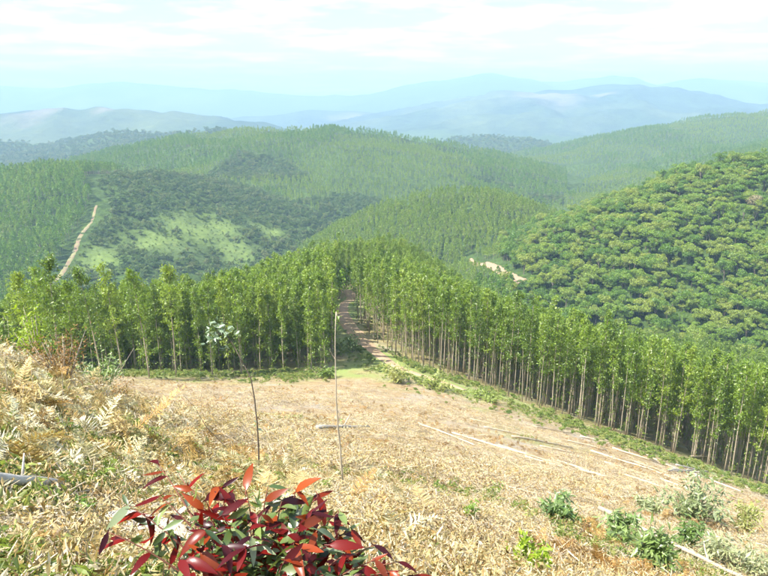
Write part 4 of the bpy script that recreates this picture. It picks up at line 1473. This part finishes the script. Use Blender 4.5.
for i, (px, py, L_, az, el, lab) in enumerate([(297, 478, 40, 115, 72, 'white dead fern frond standing above the red shrub'), (346, 512, 46, 40, 38, 'pale dead fern frond leaning right beside the bare sapling'),
                                               (322, 508, 34, 140, 50, 'straw fern frond left of the bare sapling foot'), (95, 438, 44, 60, 40, 'white fern frond on the bank above the leaf heap'), (128, 440, 50, 20, 35, 'pale green fern frond on the bank above the leaf heap'),
                                               (150, 425, 46, 30, 40, 'bleached fern frond at the right end of the bank'), (20, 400, 40, 70, 60, 'white fern frond beside the white dry stalk')]):
    B = ground_at(px, py)
    k_ = math.hypot(B[1], B[2]) / F_PX
    me = frond_mesh(700 + i, L_ * k_ * 1.15, M['dead_fern'], 18, .30, .25)
    mw = Matrix.Rotation(R(az), 4, 'Z') @ Matrix.Rotation(-R(el - 25), 4, 'Y')
    o = obj('fern_frond', me, None, B, mw.to_euler())
    tag(o, lab, 'fern')


# --- the red leaved shrub in front
def red_shrub():
    B = unproj(262, 640, 2.75)
    B[2] = tz(B[0], B[1])
    e = thing('red_leaved_shrub', 'broad shrub of glossy red maroon and dark green leaves at the bottom edge', 'shrub', B)
    rg = np.random.default_rng(77)
    tips = [(108, 532, 2.75), (205, 500, 2.8), (235, 500, 2.7), (282, 500, 2.7), (310, 512, 2.6), (345, 555, 2.5), (375, 560, 2.5), (390, 572, 2.45), (318, 530, 2.55), (300, 545, 2.45), (205, 530, 2.55), (250, 530, 2.5), (222, 545, 2.45), (180, 560, 2.4), (128, 505, 2.9), (160, 496, 2.9), (192, 490, 2.9), (158, 464, 3.25), (178, 472, 3.2), (222, 487, 2.85), (246, 490, 2.8), (268, 486, 2.85), (296, 490, 2.8), (318, 496, 2.75), (340, 512, 2.7),
            (352, 530, 2.65), (374, 545, 2.6), (398, 562, 2.6), (410, 580, 2.6), (330, 545, 2.5), (300, 525, 2.55), (262, 515, 2.6), (222, 515, 2.6), (200, 552, 2.45), (245, 548, 2.45), (285, 560, 2.4),
            (325, 575, 2.4), (165, 585, 2.4), (230, 580, 2.35), (365, 575, 2.5), (275, 585, 2.35)]
    cols = [M['red_leaf'], M['green_leaf']]
    shapes = {}
    for kind in (0, 1):
        for v in range(5):
            mb = MB()
            mb.tube([(-.018, 0, 0), (0, 0, 0)], [.0018, .0022], 4, 0, False)
            mb.blade((0, 0, 0), (1, 0, 0), (0, 1, 0), (0, 0, 1), 1.0 * .1, [.026, .031, .036, .029, .023][v], 0, 6, [.15, .35, .55, .25, -.15][v], [.35, .2, .5, .1, .3][v])
            shapes[kind, v] = mb.mesh('leaf', cols[kind], True)
    count = 0
    for ti, (px, py, D) in enumerate(tips):
        T = unproj(px, py, D) - B
        base = np.array([rg.normal(0, .07), rg.normal(0, .07), .0])
        mid = base * .4 + T * [.5, .5, .62] + np.array([0, 0, .10])
        ts = np.linspace(0, 1, 9)
        C = np.array([(1 - t) ** 2 * base + 2 * t * (1 - t) * mid + t * t * T for t in ts])
        mb = MB(); mb.tube(C, list(.0075 * (1 - ts) + .002), 5)
        obj('stem', mb.mesh('stem', M['red_stem'], True), e)
        nl = (8 if ti % 3 else 7) if count <= 292 else 0
        for k in range(nl):
            t = 1.0 if k == 0 else rg.uniform(.52, 1.0)
            p = np.array([np.interp(t, ts, C[:, c]) for c in range(3)])
            tg = np.array([np.interp(min(1, t + .08), ts, C[:, c]) - np.interp(t - .08, ts, C[:, c]) for c in range(3)]); tg /= np.linalg.norm(tg)
            side = np.cross(tg, [0, 0, 1]); side /= np.linalg.norm(side) + 1e-6
            az = rg.uniform(-1.2, 1.2)
            d = tg * rg.uniform(.2, .9) + side * math.sin(az) + rg.normal(0, .25, 3) + [0.22, 0, -.38]
            d /= np.linalg.norm(d)
            n = np.array([0, -.35, 1.0]) + rg.normal(0, .38, 3)
            n -= d * (n @ d); n /= np.linalg.norm(n)
            w = np.cross(n, d)
            mt = Matrix(((d[0], w[0], n[0]), (d[1], w[1], n[1]), (d[2], w[2], n[2])))
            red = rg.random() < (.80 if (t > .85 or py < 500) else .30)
            if 3 <= ti <= 5 and ti != 3: red = True
            sc = rg.uniform(.8, 1.55) * (.8 if ti in (4, 5) else 1.0)
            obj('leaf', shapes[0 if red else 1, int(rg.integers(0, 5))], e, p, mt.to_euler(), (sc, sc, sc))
            count += 1
    # shaded older leaves deep in the shrub
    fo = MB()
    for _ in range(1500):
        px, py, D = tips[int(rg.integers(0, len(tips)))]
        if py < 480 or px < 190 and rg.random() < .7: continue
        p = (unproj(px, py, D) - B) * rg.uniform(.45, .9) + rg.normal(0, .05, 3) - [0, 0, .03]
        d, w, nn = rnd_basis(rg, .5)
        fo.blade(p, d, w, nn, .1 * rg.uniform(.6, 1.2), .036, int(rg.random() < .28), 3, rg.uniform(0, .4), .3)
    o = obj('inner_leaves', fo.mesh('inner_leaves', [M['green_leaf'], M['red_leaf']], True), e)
    o['kind'] = 'stuff'


red_shrub()

# ------------------------------------------------------------------ haze: the air between the camera and the mountains
def haze(density=2.6e-4):
    m, nt, out = new_mat('hazy_air')
    pv_ = nt.nodes.new('ShaderNodeVolumePrincipled')
    pv_.inputs['Color'].default_value = (.50, .76, 1.0, 1)
    pv_.inputs['Density'].default_value = density
    pv_.inputs['Anisotropy'].default_value = .0
    nt.links.new(pv_.outputs[0], out.inputs['Volume'])
    x0, x1, y0, y1, z0, z1 = -12000, 12000, -12000, 12000, -420, 330
    v = [(x, y, z) for z in (z0, z1) for y in (y0, y1) for x in (x0, x1)]
    q = [(0, 2, 3, 1), (4, 5, 7, 6), (0, 1, 5, 4), (2, 6, 7, 3), (0, 4, 6, 2), (1, 3, 7, 5)]
    tag(obj('haze', mesh_np('haze', v, quads=q, mat=m)), 'thin blue summer haze filling the air over the valley', kind='stuff')


haze()
